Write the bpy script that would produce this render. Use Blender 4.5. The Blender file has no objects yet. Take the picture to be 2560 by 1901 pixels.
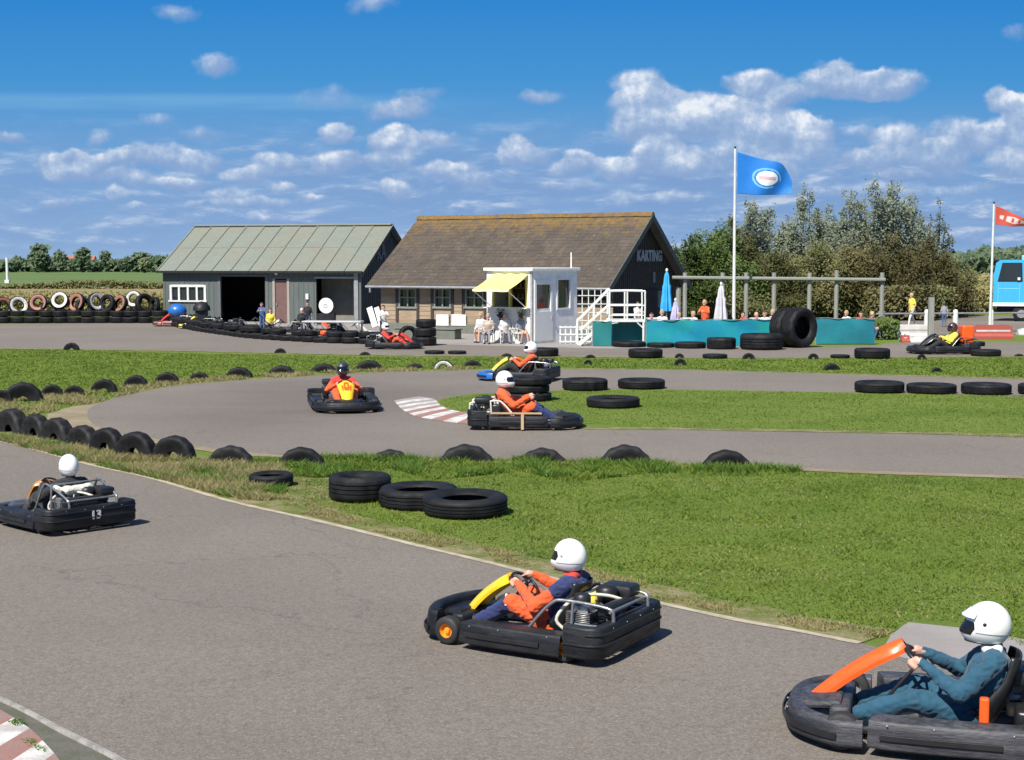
import bpy, bmesh, math, random
import numpy as np
from mathutils import Vector, Matrix, noise as mnoise
random.seed(11); rng = np.random.default_rng(5)
C = bpy.context.scene.collection
SC = bpy.context.scene
R = math.radians
# ---------------------------------------------------------------- camera
H = 3.4; F = 3750.0; W0, H0 = 2560.0, 1901.0; HOR = 655.0
PITCH = math.atan((H0/2-HOR)/F)
cd = bpy.data.cameras.new('camera'); cam = bpy.data.objects.new('camera', cd); C.objects.link(cam)
cam.location = (0, 0, H); cam.rotation_euler = (math.pi/2-PITCH, 0, 0)
cd.sensor_width = 36; cd.lens = 36*F/W0; cd.clip_end = 6000; cd.clip_start = .1
SC.camera = cam
SC.view_settings.view_transform = 'Standard'; SC.view_settings.look = 'None'
SC.view_settings.exposure = 0.62; SC.view_settings.gamma = 1
try:
    SC.cycles.max_bounces = 6; SC.cycles.transparent_max_bounces = 8; SC.cycles.sample_clamp_indirect = 4
except Exception: pass
def ray(px, py):
    cs, sn = math.cos(PITCH), math.sin(PITCH)
    u, v = px-W0/2, H0/2-py
    return Vector((u, v*sn+F*cs, v*cs-F*sn))
def G(px, py, z=0.0):
    "point of the level z seen at a photograph pixel"
    d = ray(px, py); t = (z-H)/d.z
    return Vector((d.x*t, d.y*t, z))
def AT(px, py, Y):
    d = ray(px, py); t = Y/d.y
    return Vector((d.x*t, Y, H+d.z*t))
def ppm(p): return F/(p.y*math.cos(PITCH)+(H-p.z)*math.sin(PITCH))
# ---------------------------------------------------------------- sun and sky
SUN = Vector((-.50, -.87, 0)).normalized()*math.cos(R(50)); SUN.z = math.sin(R(50))
sl = bpy.data.lights.new('sun', 'SUN'); so = bpy.data.objects.new('sun', sl); C.objects.link(so)
sl.energy = 4.7; sl.angle = R(.53); sl.color = (1, .955, .88)
so.rotation_euler = SUN.to_track_quat('Z', 'Y').to_euler(); so.location = (-30, -20, 60)

class NT:
    def __init__(s, tree): s.t = tree; s.t.nodes.clear()
    def n(s, typ, **kw):
        nd = s.t.nodes.new(typ)
        for k, v in kw.items():
            if k == 'i':
                for kk, vv in v.items(): s.set(nd.inputs[kk], vv)
            else: setattr(nd, k, v)
        return nd
    def set(s, sock, v):
        if isinstance(v, bpy.types.NodeSocket): s.t.links.new(v, sock)
        else: sock.default_value = v
    def m(s, op, a, b=None, c=None, clamp=False):
        nd = s.n('ShaderNodeMath', operation=op, use_clamp=clamp)
        for k, v in enumerate((a, b, c)):
            if v is not None: s.set(nd.inputs[k], v)
        return nd.outputs[0]
    def v(s, op, a, b=None, out=0):
        nd = s.n('ShaderNodeVectorMath', operation=op); s.set(nd.inputs[0], a)
        if b is not None: s.set(nd.inputs[1], b)
        return nd.outputs[out]
    def ss(s, x, a, b, o0=0., o1=1.):
        nd = s.n('ShaderNodeMapRange', interpolation_type='SMOOTHSTEP'); s.set(nd.inputs[0], x)
        nd.inputs[1].default_value = a; nd.inputs[2].default_value = b
        nd.inputs[3].default_value = o0; nd.inputs[4].default_value = o1
        return nd.outputs[0]
    def mix(s, f, a, b, bt='MIX'):
        nd = s.n('ShaderNodeMix', data_type='RGBA', blend_type=bt); s.set(nd.inputs[0], f)
        for k, q in ((6, a), (7, b)):
            if isinstance(q, tuple) and len(q) == 3: q = q+(1,)
            s.set(nd.inputs[k], q)
        return nd.outputs[2]
    def noise(s, vec, scale, detail=4, rough=.55, out=0, dist=0.):
        nd = s.n('ShaderNodeTexNoise'); s.set(nd.inputs['Vector'], vec); nd.inputs['Scale'].default_value = scale
        nd.inputs['Detail'].default_value = detail; nd.inputs['Roughness'].default_value = rough
        nd.inputs['Distortion'].default_value = dist
        return nd.outputs[out]
    def ramp(s, x, stops):
        nd = s.n('ShaderNodeValToRGB'); s.set(nd.inputs[0], x); e = nd.color_ramp.elements
        while len(e) < len(stops): e.new(.5)
        for k, (p, c) in enumerate(stops): e[k].position = p; e[k].color = tuple(c)+(1,)
        return nd.outputs[0]

def srgb(r, g, b):
    f = lambda x: (x/255/12.92) if x/255 <= .04045 else ((x/255+.055)/1.055)**2.4
    return (f(r), f(g), f(b))
EXPM = 2**SC.view_settings.exposure
def skyc(r, g, b): return tuple(x/EXPM for x in srgb(r, g, b))

world = bpy.data.worlds.new('World'); SC.world = world; world.use_nodes = True
def build_sky():
    t = NT(world.node_tree)
    tc = t.n('ShaderNodeTexCoord').outputs['Generated']
    sep = t.n('ShaderNodeSeparateXYZ'); t.set(sep.inputs[0], tc)
    X, Y, Z = sep.outputs
    ay = t.m('MAXIMUM', t.m('ABSOLUTE', Y), .02)
    a = t.m('DIVIDE', X, ay); b = t.m('DIVIDE', Z, ay)
    P = t.n('ShaderNodeCombineXYZ', i={0: a, 1: b}).outputs[0]
    nis = t.n('ShaderNodeTexSky', sky_type='NISHITA', sun_disc=False, sun_elevation=R(50),
              sun_rotation=math.atan2(SUN.x, SUN.y), altitude=0, air_density=1.0, dust_density=.6, ozone_density=3.5)
    nisc = t.v('SCALE', nis.outputs[0]); nisc.node.inputs[3].default_value = .072
    # clear-sky colour near the horizon (b = tangent of the elevation)
    low = t.ramp(t.m('MULTIPLY', b, 4.0), [(0, skyc(150, 180, 216)), (.12, skyc(136, 172, 215)), (.28, skyc(110, 163, 214)), (.48, skyc(72, 149, 212)), (.72, skyc(44, 132, 207)), (1, skyc(26, 112, 200))])
    base = t.mix(t.ss(Z, .22, .6), low, nisc)
    # warped coordinate for the cloud outlines
    w1 = t.v('SUBTRACT', t.noise(P, 26, 4, .6, out=1), (.5, .5, .5)); w1 = t.v('MULTIPLY', w1, (.026, .02, 0))
    PW = t.v('ADD', P, w1)
    def K(px, py):
        d = ray(px, py); return (d.x/d.y, d.z/d.y, 0)
    blobs = [  # px, py, rx, ry, weight
        (1598,215,48,38,1.0),(1590,262,62,30,.8),(1650,245,70,34,.8),(1740,262,70,34,.8),(1800,278,90,32,.9),(1898,214,66,30,1.15),(1960,250,60,26,.7),
        (1600,310,66,36,1.0),(1700,318,80,38,1.0),(1830,300,120,44,1.0),(1950,325,110,38,1.0),(2030,330,55,38,.95),
        (2085,176,50,22,.7),(2110,212,105,32,1.0),(2225,214,70,30,.9),
        (2500,252,40,26,1.1),(2560,272,50,34,1.1),(2400,340,60,40,.75),(2530,345,80,46,.95),(2250,350,62,40,.95),(2200,395,70,30,.7),(2350,395,80,36,.8),(2540,410,60,36,.9),
        (1640,365,46,22,.95),(1650,405,90,34,.9),(1725,420,60,26,.7),(1450,396,40,22,1.0),(1415,420,40,20,.75),(1540,420,56,30,.95),(1288,372,32,28,1.05),(1310,390,60,22,.8),
        (1350,238,48,17,.55),(840,326,40,22,1.15),(845,405,62,27,1.0),(985,340,46,24,1.1),(990,362,50,24,.9),(1080,345,60,22,.7),
        (1000,270,76,26,.8),(1050,232,70,18,.42),(820,250,80,22,.36),(545,158,54,26,.62),(445,32,44,17,.45),(920,8,56,20,.5),(395,300,46,16,.42),(500,335,60,20,.4),
        (30,348,42,14,.6),(243,345,22,24,.55),(130,412,26,26,1.0),(180,398,40,22,.95),(235,412,42,24,.95),(300,402,46,22,.9),(400,392,90,26,.8),(500,402,70,22,.75),(190,440,70,22,.7),(330,452,70,20,.7),(450,455,60,14,.9),
        (690,412,56,24,.95),(610,440,50,20,.9),(700,468,44,12,.8),(575,490,60,18,.8),(960,402,30,22,.95),(1010,405,26,26,.8),(1120,430,70,22,1.0),(1180,455,60,18,.8),(990,478,36,22,1.1),(300,492,30,14,.7),(640,505,110,12,.6),
        (140,515,34,9,.7),(480,508,26,12,.7),(340,528,40,10,.6),(780,490,40,12,.6),(45,580,40,9,.5),(680,545,60,10,.6),(2250,435,60,12,.9),(1960,420,30,20,.7),(1850,395,120,40,.55),(2060,400,110,40,.5),
        (2545,88,34,20,.45),(2160,325,46,14,.45),(1555,495,30,20,.8),(1680,500,60,14,.6),(1440,470,90,14,.5),(1350,510,90,14,.4),(2200,470,120,18,.5),(2420,470,90,16,.5)]
    tot = None; shn = None
    for (px, py, rx, ry, wgt) in blobs:
        cx, cy, _ = K(px, py)
        q = t.v('MULTIPLY', t.v('SUBTRACT', PW, (cx, cy, 0)), (F/rx*.70, F/ry*.70, 0))
        d2 = t.v('DOT_PRODUCT', q, q, out=1)
        g = t.m('MULTIPLY', t.m('MAXIMUM', t.m('SUBTRACT', 1., d2), 0.), wgt)
        # height inside the blob, for sunlit top and grey underside
        hy = t.m('MULTIPLY', t.v('DOT_PRODUCT', q, (-.3, .9, 0), out=1), g)
        if tot is None: tot, shn = g, hy
        else: tot = t.m('ADD', tot, g); shn = t.m('ADD', shn, hy)
    hgt = t.m('DIVIDE', shn, t.m('MAXIMUM', tot, .05))
    n1 = t.noise(P, 42, 6, .62); n2 = t.noise(t.v('ADD', P, (-.004, .006, 0)), 42, 6, .62)
    rel = t.m('MULTIPLY', t.m('SUBTRACT', n1, n2), 2.6)
    dens = t.ss(t.m('ADD', tot, t.m('MULTIPLY', t.m('SUBTRACT', n1, .5), .75)), .02, .62)
    dens = t.m('MULTIPLY', dens, t.ss(tot, .0, .13))
    lit = t.ss(t.m('ADD', t.m('ADD', t.m('MULTIPLY', hgt, .95), rel), t.m('MULTIPLY', t.m('SUBTRACT', tot, .62), .35)), -.55, .95)
    ccol = t.ramp(lit, [(0, skyc(138, 167, 210)), (.40, skyc(158, 183, 218)), (.72, skyc(184, 202, 228)), (.9, skyc(212, 223, 240)), (1, skyc(238, 243, 250))])
    # low streaky veil of far cumulus
    PS = t.v('MULTIPLY', P, (9, 36, 1))
    v1 = t.noise(PS, 1.5, 7, .62, dist=.3); v2 = t.noise(t.v('ADD', PS, (-.05, .16, 0)), 1.5, 7, .62, dist=.3)
    band = t.m('MULTIPLY', t.ss(b, .105, .055), t.ss(b, -.01, .02))
    xr = t.ss(a, -.30, .10, .6, 1.)
    veil = t.m('MULTIPLY', t.m('MULTIPLY', t.ss(v1, .26, .56), band), xr)
    vl = t.ss(t.m('ADD', t.m('MULTIPLY', t.m('SUBTRACT', v1, v2), 3.6), .40), .2, 1.)
    vcol = t.ramp(vl, [(0, skyc(126, 160, 208)), (.55, skyc(150, 178, 217)), (1, skyc(198, 211, 232))])
    col = t.mix(t.m('MULTIPLY', veil, .92), base, vcol)
    # thin high streak at the left
    st = t.m('MULTIPLY', t.ss(t.m('ABSOLUTE', t.m('SUBTRACT', b, t.m('ADD', .1043, t.m('MULTIPLY', a, -.004)))), .0075, .002), t.ss(a, .02, -.16))
    st = t.m('MULTIPLY', st, t.ss(t.noise(t.v('MULTIPLY', P, (8, 90, 1)), 1, 4), .3, .62, .35, 1.))
    col = t.mix(t.m('MULTIPLY', st, .28), col, skyc(150, 200, 232)+(1,))
    col = t.mix(t.m('MULTIPLY', dens, t.ss(tot, .05, .7, .45, .97)), col, ccol)
    bg = t.n('ShaderNodeBackground', i={'Color': col, 'Strength': 1.0})
    o = t.n('ShaderNodeOutputWorld'); t.set(o.inputs[0], bg.outputs[0])
build_sky()
# ---------------------------------------------------------------- materials
MATS = {}
def mat(name, col, rough=.6, var=.12, vscale=3., bump=0., bscale=40., metal=0., col2=None, c2amt=.5, coat=0., spec=.5, stretch=(1, 1, 1), coord='Object', sheen=0., fine=0.):
    "principled material with real-surface colour variation and relief"
    if name in MATS: return MATS[name]
    m = bpy.data.materials.new(name); m.use_nodes = True; t = NT(m.node_tree)
    if coord == 'World': tc = t.n('ShaderNodeNewGeometry').outputs['Position']
    else: tc = t.n('ShaderNodeTexCoord').outputs['Object']
    tc = t.v('MULTIPLY', tc, stretch)
    n1 = t.noise(tc, vscale, 6, .6)
    c2 = col2 or tuple(x*(1-.6*var*2) for x in col)
    cc = t.mix(t.m('MULTIPLY', t.ss(n1, .35, .65), (c2amt if col2 else 1.)), col, c2)
    if fine: cc = t.mix(t.ss(t.noise(tc, vscale*14, 3, .6), .35, .65, 0, fine), cc, tuple(x*.45 for x in col))
    p = t.n('ShaderNodeBsdfPrincipled', i={'Base Color': cc, 'Metallic': metal})
    t.set(p.inputs['Roughness'], t.ss(t.noise(tc, vscale*2.3, 3), .3, .7, max(.02, rough-.08), min(1, rough+.08)))
    p.inputs['Coat Weight'].default_value = coat; p.inputs['Specular IOR Level'].default_value = spec
    if sheen: p.inputs['Sheen Weight'].default_value = sheen
    if bump:
        b = t.n('ShaderNodeBump', i={'Height': t.noise(tc, bscale, 4, .6), 'Strength': min(1., bump), 'Distance': .02})
        t.set(p.inputs['Normal'], b.outputs[0])
    o = t.n('ShaderNodeOutputMaterial'); t.set(o.inputs[0], p.outputs[0])
    MATS[name] = m; return m
# ---------------------------------------------------------------- mesh builder
class MB:
    def __init__(s): s.v = []; s.f = []; s.mi = []; s.cur = 0
    def add(s, vs, fs, mi=None):
        o = len(s.v); s.v += [tuple(v) for v in vs]; s.f += [tuple(i+o for i in f) for f in fs]
        s.mi += [s.cur if mi is None else mi]*len(fs); return s
    def box(s, x0, x1, y0, y1, z0, z1, mi=None, M=None):
        vs = [Vector(p) for p in ((x0,y0,z0),(x1,y0,z0),(x1,y1,z0),(x0,y1,z0),(x0,y0,z1),(x1,y0,z1),(x1,y1,z1),(x0,y1,z1))]
        if M: vs = [M @ v for v in vs]
        return s.add(vs, [(0,3,2,1),(4,5,6,7),(0,1,5,4),(1,2,6,5),(2,3,7,6),(3,0,4,7)], mi)
    def rbox(s, x0, x1, y0, y1, z0, z1, r=.02, seg=2, mi=None, M=None, taper=None):
        bm = bmesh.new(); bmesh.ops.create_cube(bm, size=1)
        for v in bm.verts:
            v.co = Vector(((x0+x1)/2+v.co.x*(x1-x0), (y0+y1)/2+v.co.y*(y1-y0), (z0+z1)/2+v.co.z*(z1-z0)))
            if taper: v.co = taper(v.co)
        bmesh.ops.bevel(bm, geom=bm.edges[:], offset=r, segments=seg, affect='EDGES', profile=.5)
        vs = [(M @ v.co if M else v.co.copy()) for v in bm.verts]; bm.verts.index_update()
        fs = [[v.index for v in f.verts] for f in bm.faces]; bm.free()
        return s.add(vs, fs, mi)
    def tube(s, pts, r, n=8, mi=None, caps=True, closed=False):
        pts = [Vector(p) for p in pts]; N = len(pts)
        rr = r if isinstance(r, (list, tuple)) else [r]*N
        vs = []; up = None
        for i, p in enumerate(pts):
            if closed: d = (pts[(i+1) % N]-pts[i-1]).normalized()
            else: d = (pts[min(i+1, N-1)]-pts[max(i-1, 0)]).normalized()
            if up is None:
                up = Vector((0, 0, 1)) if abs(d.z) < .9 else Vector((1, 0, 0))
            a = (up-d*up.dot(d)).normalized(); b = d.cross(a); up = a
            for k in range(n):
                t = 2*math.pi*k/n; vs.append(p+(a*math.cos(t)+b*math.sin(t))*rr[i])
        fs = []
        for i in range(N if closed else N-1):
            j = (i+1) % N
            for k in range(n):
                l = (k+1) % n; fs.append((i*n+k, i*n+l, j*n+l, j*n+k))
        if caps and not closed: fs.append(tuple(range(n-1, -1, -1))); fs.append(tuple((N-1)*n+k for k in range(n)))
        return s.add(vs, fs, mi)
    def grid(s, rows, mi=None, closed_u=False, closed_v=False, caps=False):
        "rows: list of equal-length point lists"
        n = len(rows[0]); vs = [p for r in rows for p in r]; fs = []
        for i in range(len(rows) if closed_v else len(rows)-1):
            j = (i+1) % len(rows)
            for k in range(n if closed_u else n-1):
                l = (k+1) % n; fs.append((i*n+k, i*n+l, j*n+l, j*n+k))
        if caps: fs.append(tuple(range(n-1, -1, -1))); fs.append(tuple((len(rows)-1)*n+k for k in range(n)))
        return s.add(vs, fs, mi)
    def lathe(s, prof, n=24, axis='z', c=(0, 0, 0), mi=None, closed=False, rfun=None):
        c = Vector(c); rows = []
        for k in range(n):
            t = 2*math.pi*k/n; row = []
            for j, (r, h) in enumerate(prof):
                if rfun: r = rfun(r, h, k, j)
                x, y = r*math.cos(t), r*math.sin(t)
                row.append(c+{'z': Vector((x, y, h)), 'y': Vector((x, h, y)), 'x': Vector((h, x, y))}[axis])
            rows.append(row)
        return s.grid(rows, mi, closed_u=closed, closed_v=True)
    def ball(s, c, r, n=14, mi=None, M=None):
        r = r if isinstance(r, (tuple, list)) else (r, r, r); c = Vector(c)
        rows = []
        m = max(6, n//2)
        for i in range(m+1):
            a = math.pi*i/m; row = []
            for k in range(n):
                t = 2*math.pi*k/n
                v = Vector((math.sin(a)*math.cos(t)*r[0], math.sin(a)*math.sin(t)*r[1], math.cos(a)*r[2]))
                row.append(c+(M @ v if M else v))
            rows.append(row)
        return s.grid(rows, mi, closed_u=True)
    def prism(s, poly, z0, z1, mi=None, M=None):
        n = len(poly); vs = [Vector((x, y, z0)) for x, y in poly]+[Vector((x, y, z1)) for x, y in poly]
        if M: vs = [M @ v for v in vs]
        fs = [tuple(range(n-1, -1, -1)), tuple(range(n, 2*n))]+[(i, (i+1) % n, n+(i+1) % n, n+i) for i in range(n)]
        return s.add(vs, fs, mi)
    def sweep(s, path, sec, mi=None, closed=False):
        "sec points are (outward, up); path is a level line"
        path = [Vector(p) for p in path]; N = len(path); rows = []
        for i, p in enumerate(path):
            d = (path[(i+1) % N]-path[i-1]) if closed else (path[min(i+1, N-1)]-path[max(i-1, 0)])
            d.z = 0; d.normalize(); o = Vector((d.y, -d.x, 0))
            k = 1.0
            rows.append([p+o*a*k+Vector((0, 0, b)) for a, b in sec])
        return s.grid(rows, mi, closed_u=True, closed_v=closed, caps=not closed)
    def mesh(s, name='mesh', mats=(), smooth=None):
        me = bpy.data.meshes.new(name); me.from_pydata(s.v, [], s.f)
        for m in (mats if isinstance(mats, (list, tuple)) else [mats]): me.materials.append(m)
        if any(s.mi): me.polygons.foreach_set('material_index', s.mi)
        bm = bmesh.new(); bm.from_mesh(me); bmesh.ops.recalc_face_normals(bm, faces=bm.faces[:]); bm.to_mesh(me); bm.free()
        if smooth is not None:
            me.polygons.foreach_set('use_smooth', [True]*len(me.polygons))
            me.set_sharp_from_angle(angle=R(smooth))
        me.update(); return me
    def build(s, name, mats, parent=None, smooth=None, loc=None, rot=None):
        o = bpy.data.objects.new(name, s.mesh(name, mats, smooth)); C.objects.link(o)
        if parent: o.parent = parent
        if loc is not None: o.location = loc
        if rot is not None: o.rotation_euler = rot
        return o
def crom(pts, k=6, closed=False):
    "Catmull-Rom through pts"
    P = [Vector(p) for p in pts]; out = []; n = len(P)
    for i in range(n if closed else n-1):
        g = (lambda j: P[j % n]) if closed else (lambda j: P[max(0, min(n-1, j))])
        a, b, c, d = g(i-1), g(i), g(i+1), g(i+2)
        for s in range(k):
            t = s/k
            out.append(.5*((2*b)+(c-a)*t+(2*a-5*b+4*c-d)*t*t+(3*b-a-3*c+d)*t**3))
    if not closed: out.append(P[-1])
    return out
def tag(o, label=None, cat=None, group=None, kind=None):
    if label: o['label'] = label
    if cat: o['category'] = cat
    if group: o['group'] = group
    if kind: o['kind'] = kind
    return o
def empty(name, loc=(0, 0, 0), rz=0., sc=1.):
    o = bpy.data.objects.new(name, None); C.objects.link(o); o.location = loc; o.rotation_euler = (0, 0, rz)
    o.scale = (sc, sc, sc); o.empty_display_size = .1; return o
def copy_tree(o, parent=None, kids=None):
    c = o.copy(); C.objects.link(c)
    if parent: c.parent = parent
    for ch in [x for x in bpy.data.objects if x.parent == o]: copy_tree(ch, c)
    return c
ORD = 'first second third fourth fifth sixth seventh eighth ninth tenth eleventh twelfth thirteenth fourteenth fifteenth sixteenth seventeenth eighteenth nineteenth twentieth twenty-first twenty-second twenty-third twenty-fourth twenty-fifth twenty-sixth twenty-seventh twenty-eighth twenty-ninth thirtieth'.split()
def nth(i, n):
    return 'leftmost' if i == 0 else 'rightmost' if i == n-1 else ORD[i]+' from left'
def text_obj(txt, size, ext, m, name, parent, loc, rot, sx=1., bold=0.):
    cu = bpy.data.curves.new(name, 'FONT'); cu.body = txt; cu.size = size; cu.extrude = ext; cu.align_x = 'CENTER'; cu.align_y = 'CENTER'; cu.offset = bold
    cu.resolution_u = 3
    o = bpy.data.objects.new('tmp', cu); C.objects.link(o)
    dg = bpy.context.evaluated_depsgraph_get(); me = bpy.data.meshes.new_from_object(o.evaluated_get(dg)); bpy.data.objects.remove(o)
    me.materials.clear(); me.materials.append(m); me.name = name
    r = bpy.data.objects.new(name, me); C.objects.link(r); r.parent = parent; r.location = loc; r.rotation_euler = rot; r.scale = (sx, 1, 1)
    return r
# ================================================================ GROUND AND TRACK
def ground_mat(name, kind):
    m = bpy.data.materials.new(name); m.use_nodes = True; t = NT(m.node_tree)
    P = t.n('ShaderNodeNewGeometry').outputs['Position']
    if kind == 'grass':
        n1 = t.noise(P, .35, 5, .6); n2 = t.noise(P, 2.6, 6, .65); n3 = t.noise(P, 30, 4, .7)
        c = t.mix(t.ss(n1, .35, .65), (.140, .205, .028), (.185, .235, .045))
        c = t.mix(t.ss(n2, .50, .72, 0, .5), c, (.20, .22, .05))
        c = t.mix(t.ss(n3, .30, .75, 0, .7), c, (.075, .135, .012))
        n4 = t.noise(t.v('MULTIPLY', P, (.5, 1.6, 1)), .9, 6, .65)
        c = t.mix(t.ss(t.noise(P, .55, 5, .65), .50, .68, 0, .65), c, (.085, .150, .012))
        c = t.mix(t.ss(n4, .62, .76, 0, .55), c, (.20, .185, .075))
        bump, bs, bd, ro = n3, .9, .05, .85
    elif kind == 'asphalt':
        n1 = t.noise(P, .22, 5, .6); n2 = t.noise(P, 95, 3, .8); n3 = t.noise(P, 30, 4, .75); n4 = t.noise(t.v('MULTIPLY', P, (.5, 1.2, 1)), .8, 6, .6)
        c = t.mix(t.ss(n1, .3, .7), (.172, .148, .122), (.208, .180, .149))
        c = t.mix(t.ss(n4, .55, .8, 0, .4), c, (.215, .19, .165))
        c = t.mix(t.ss(n3, .50, .62, 0, .45), c, (.090, .078, .068)); c = t.mix(t.ss(n3, .46, .34, 0, .55), c, (.29, .26, .235)); n5 = t.noise(P, 11, 4, .8); c = t.mix(t.ss(n5, .45, .62, 0, .35), c, (.10, .088, .08))
        c = t.mix(t.ss(n2, .54, .68, 0, .7), c, (.32, .285, .25))
        c = t.mix(t.ss(n2, .46, .32, 0, .7), c, (.065, .056, .052))
        v = t.n('ShaderNodeTexVoronoi', i={'Vector': P, 'Scale': 17.0})
        c = t.mix(t.ss(v.outputs['Distance'], .10, .02, 0, .55), c, (.32, .30, .28))
        # rubber laid down on the hairpin line, and a few old patches and tar seams
        hp = G(800, 1000); dd = t.v('LENGTH', t.v('MULTIPLY', t.v('SUBTRACT', P, tuple(hp)), (.26, .12, 1)), out=1)
        c = t.mix(t.m('MULTIPLY', t.ss(dd, 1.25, .25), t.ss(n4, .3, .7, .25, .5)), c, (.085, .076, .072))
        sk = t.noise(t.v('MULTIPLY', P, (.22, 3.2, 1)), 1.1, 5, .7); c = t.mix(t.ss(sk, .60, .74, 0, .22), c, (.08, .072, .068))
        pb = t.n('ShaderNodeTexVoronoi', feature='DISTANCE_TO_EDGE', i={'Vector': t.v('ADD', P, t.v('MULTIPLY', t.noise(P, 1.5, 4, .6, out=1), (1.4, 1.4, 0))), 'Scale': .22}); c = t.mix(t.ss(pb.outputs['Distance'], .0035, .001, 0, .35), c, (.07, .062, .058))
        bump, bs, bd, ro = n2, .55, .012, .82
    elif kind == 'sand':
        n1 = t.noise(P, 1.3, 6, .65); n3 = t.noise(P, 34, 4, .7)
        c = t.mix(t.ss(n1, .3, .7), (.33, .265, .185), (.22, .185, .11))
        c = t.mix(t.ss(n3, .4, .75, 0, .5), c, (.14, .12, .06))
        bump, bs, bd, ro = n3, .8, .03, .9
    elif kind == 'verge':
        n1 = t.noise(P, 2.2, 6, .7); n3 = t.noise(P, 28, 4, .7)
        c = t.mix(t.ss(n1, .36, .60), (.30, .25, .14), (.13, .165, .035))
        c = t.mix(t.ss(n3, .4, .75, 0, .6), c, (.11, .10, .035))
        bump, bs, bd, ro = n3, .9, .04, .9
    elif kind == 'concrete':
        n1 = t.noise(P, .6, 6, .65); n3 = t.noise(P, 60, 4, .7)
        c = t.mix(t.ss(n1, .3, .7), (.30, .28, .265), (.235, .215, .20))
        c = t.mix(t.ss(n3, .45, .75, 0, .3), c, (.16, .15, .14))
        bump, bs, bd, ro = n3, .4, .01, .85
    elif kind == 'reed':
        n1 = t.noise(t.v('MULTIPLY', P, (.4, 1.5, 1)), .5, 6, .7); n3 = t.noise(P, 5, 4, .7)
        c = t.mix(t.ss(n1, .35, .65), (.36, .27, .125), (.20, .19, .075))
        c = t.mix(t.ss(n3, .4, .75, 0, .5), c, (.16, .11, .05))
        bump, bs, bd, ro = n3, .9, .2, .9
    else:  # far meadow
        n1 = t.noise(t.v('MULTIPLY', P, (.3, 1.5, 1)), .05, 6, .6); n3 = t.noise(P, 1.3, 5, .7)
        c = t.mix(t.ss(n1, .35, .65), (.085, .145, .035), (.13, .175, .06))
        c = t.mix(t.ss(n3, .4, .75, 0, .4), c, (.05, .085, .02))
        bump, bs, bd, ro = n3, .7, .1, .9
    p = t.n('ShaderNodeBsdfPrincipled', i={'Base Color': c, 'Roughness': ro}); p.inputs['Specular IOR Level'].default_value = .25
    b = t.n('ShaderNodeBump', i={'Height': bump, 'Strength': bs, 'Distance': bd}); t.set(p.inputs['Normal'], b.outputs[0])
    o = t.n('ShaderNodeOutputMaterial'); t.set(o.inputs[0], p.outputs[0]); return m
M_GRASS = ground_mat('meadow_grass', 'grass'); M_ASPH = ground_mat('worn_asphalt', 'asphalt'); M_SAND = ground_mat('sandy_dirt', 'sand')
M_VERGE = ground_mat('dry_verge', 'verge'); M_CONC = ground_mat('paddock_concrete', 'concrete'); M_REED = ground_mat('dry_reed', 'reed'); M_FIELD = ground_mat('far_meadow', 'field')

def GP(pts, k=5, closed=True, jit=0., seed=0):
    "photograph pixels -> curve of ground points"
    w = [G(*p) for p in pts]; c = crom(w, k, closed)
    if jit:
        out = []
        for i in range(len(c)):
            a = c[i]; b = c[(i+1) % len(c)]
            if not closed and i == len(c)-1: out.append(a); break
            m = max(1, min(40, int((b-a).length/.25)))
            for j in range(m): out.append(a.lerp(b, j/m))
        c = [p+Vector((mnoise.noise(p*1.7+Vector((seed, 0, 0))), mnoise.noise(p*1.7+Vector((0, seed+9, 0))), 0))*jit for p in out]
    return c
def sheet(name, pts, z, m, k=5, jit=0., kind='structure', curve=True):
    c = GP(pts, k, True, jit, z*1000) if curve else [G(*p) for p in pts]
    me = bpy.data.meshes.new(name)
    bm = bmesh.new(); f = bm.faces.new([bm.verts.new((p.x, p.y, z)) for p in c]); bm.normal_update()
    if f.normal.z < 0: f.normal_flip()
    bmesh.ops.triangulate(bm, faces=[f]); bm.to_mesh(me); bm.free()
    me.materials.append(m); o = bpy.data.objects.new(name, me); C.objects.link(o); tag(o, kind=kind); return o
def ribbon(name, pts, w, z, m, off=0., k=8, parent=None):
    c = GP(pts, k, False, .0) if not isinstance(pts[0], Vector) else pts
    mb = MB(); rows = []
    for i, p in enumerate(c):
        d = (c[min(i+1, len(c)-1)]-c[max(i-1, 0)]).normalized(); n = Vector((-d.y, d.x, 0))
        ww = w*(1+.25*mnoise.noise(p*2.1))
        rows.append([Vector((p.x, p.y, z))+n*(off-ww/2), Vector((p.x, p.y, z))+n*(off+ww/2)])
    mb.grid(rows); return mb.build(name, m, parent)

g = MB(); S = 2500
g.add([(-S, -60, 0), (S, -60, 0), (S, S, 0), (-S, S, 0)], [(0, 1, 2, 3)]); tag(g.build('ground', M_GRASS), kind='structure')
# far meadow and reed strips beyond the track
def band(name, y0, y1, z, m, x0=-400, x1=400, jit=0):
    mb = MB(); n = 60; rows = [[], []]
    for i in range(n+1):
        x = x0+(x1-x0)*i/n
        rows[0].append((x, y0+jit*mnoise.noise(Vector((x*.11, z*99, 0))), z)); rows[1].append((x, y1+jit*mnoise.noise(Vector((x*.09, z*99+5, 0))), z))
    mb.grid(rows); return tag(mb.build(name, m), kind='structure')
band('field', 215, 1400, .03, M_FIELD, -1200, 1200, 8)
band('reed_strip', 105, 215, .02, M_REED, -400, 400, 3)

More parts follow.
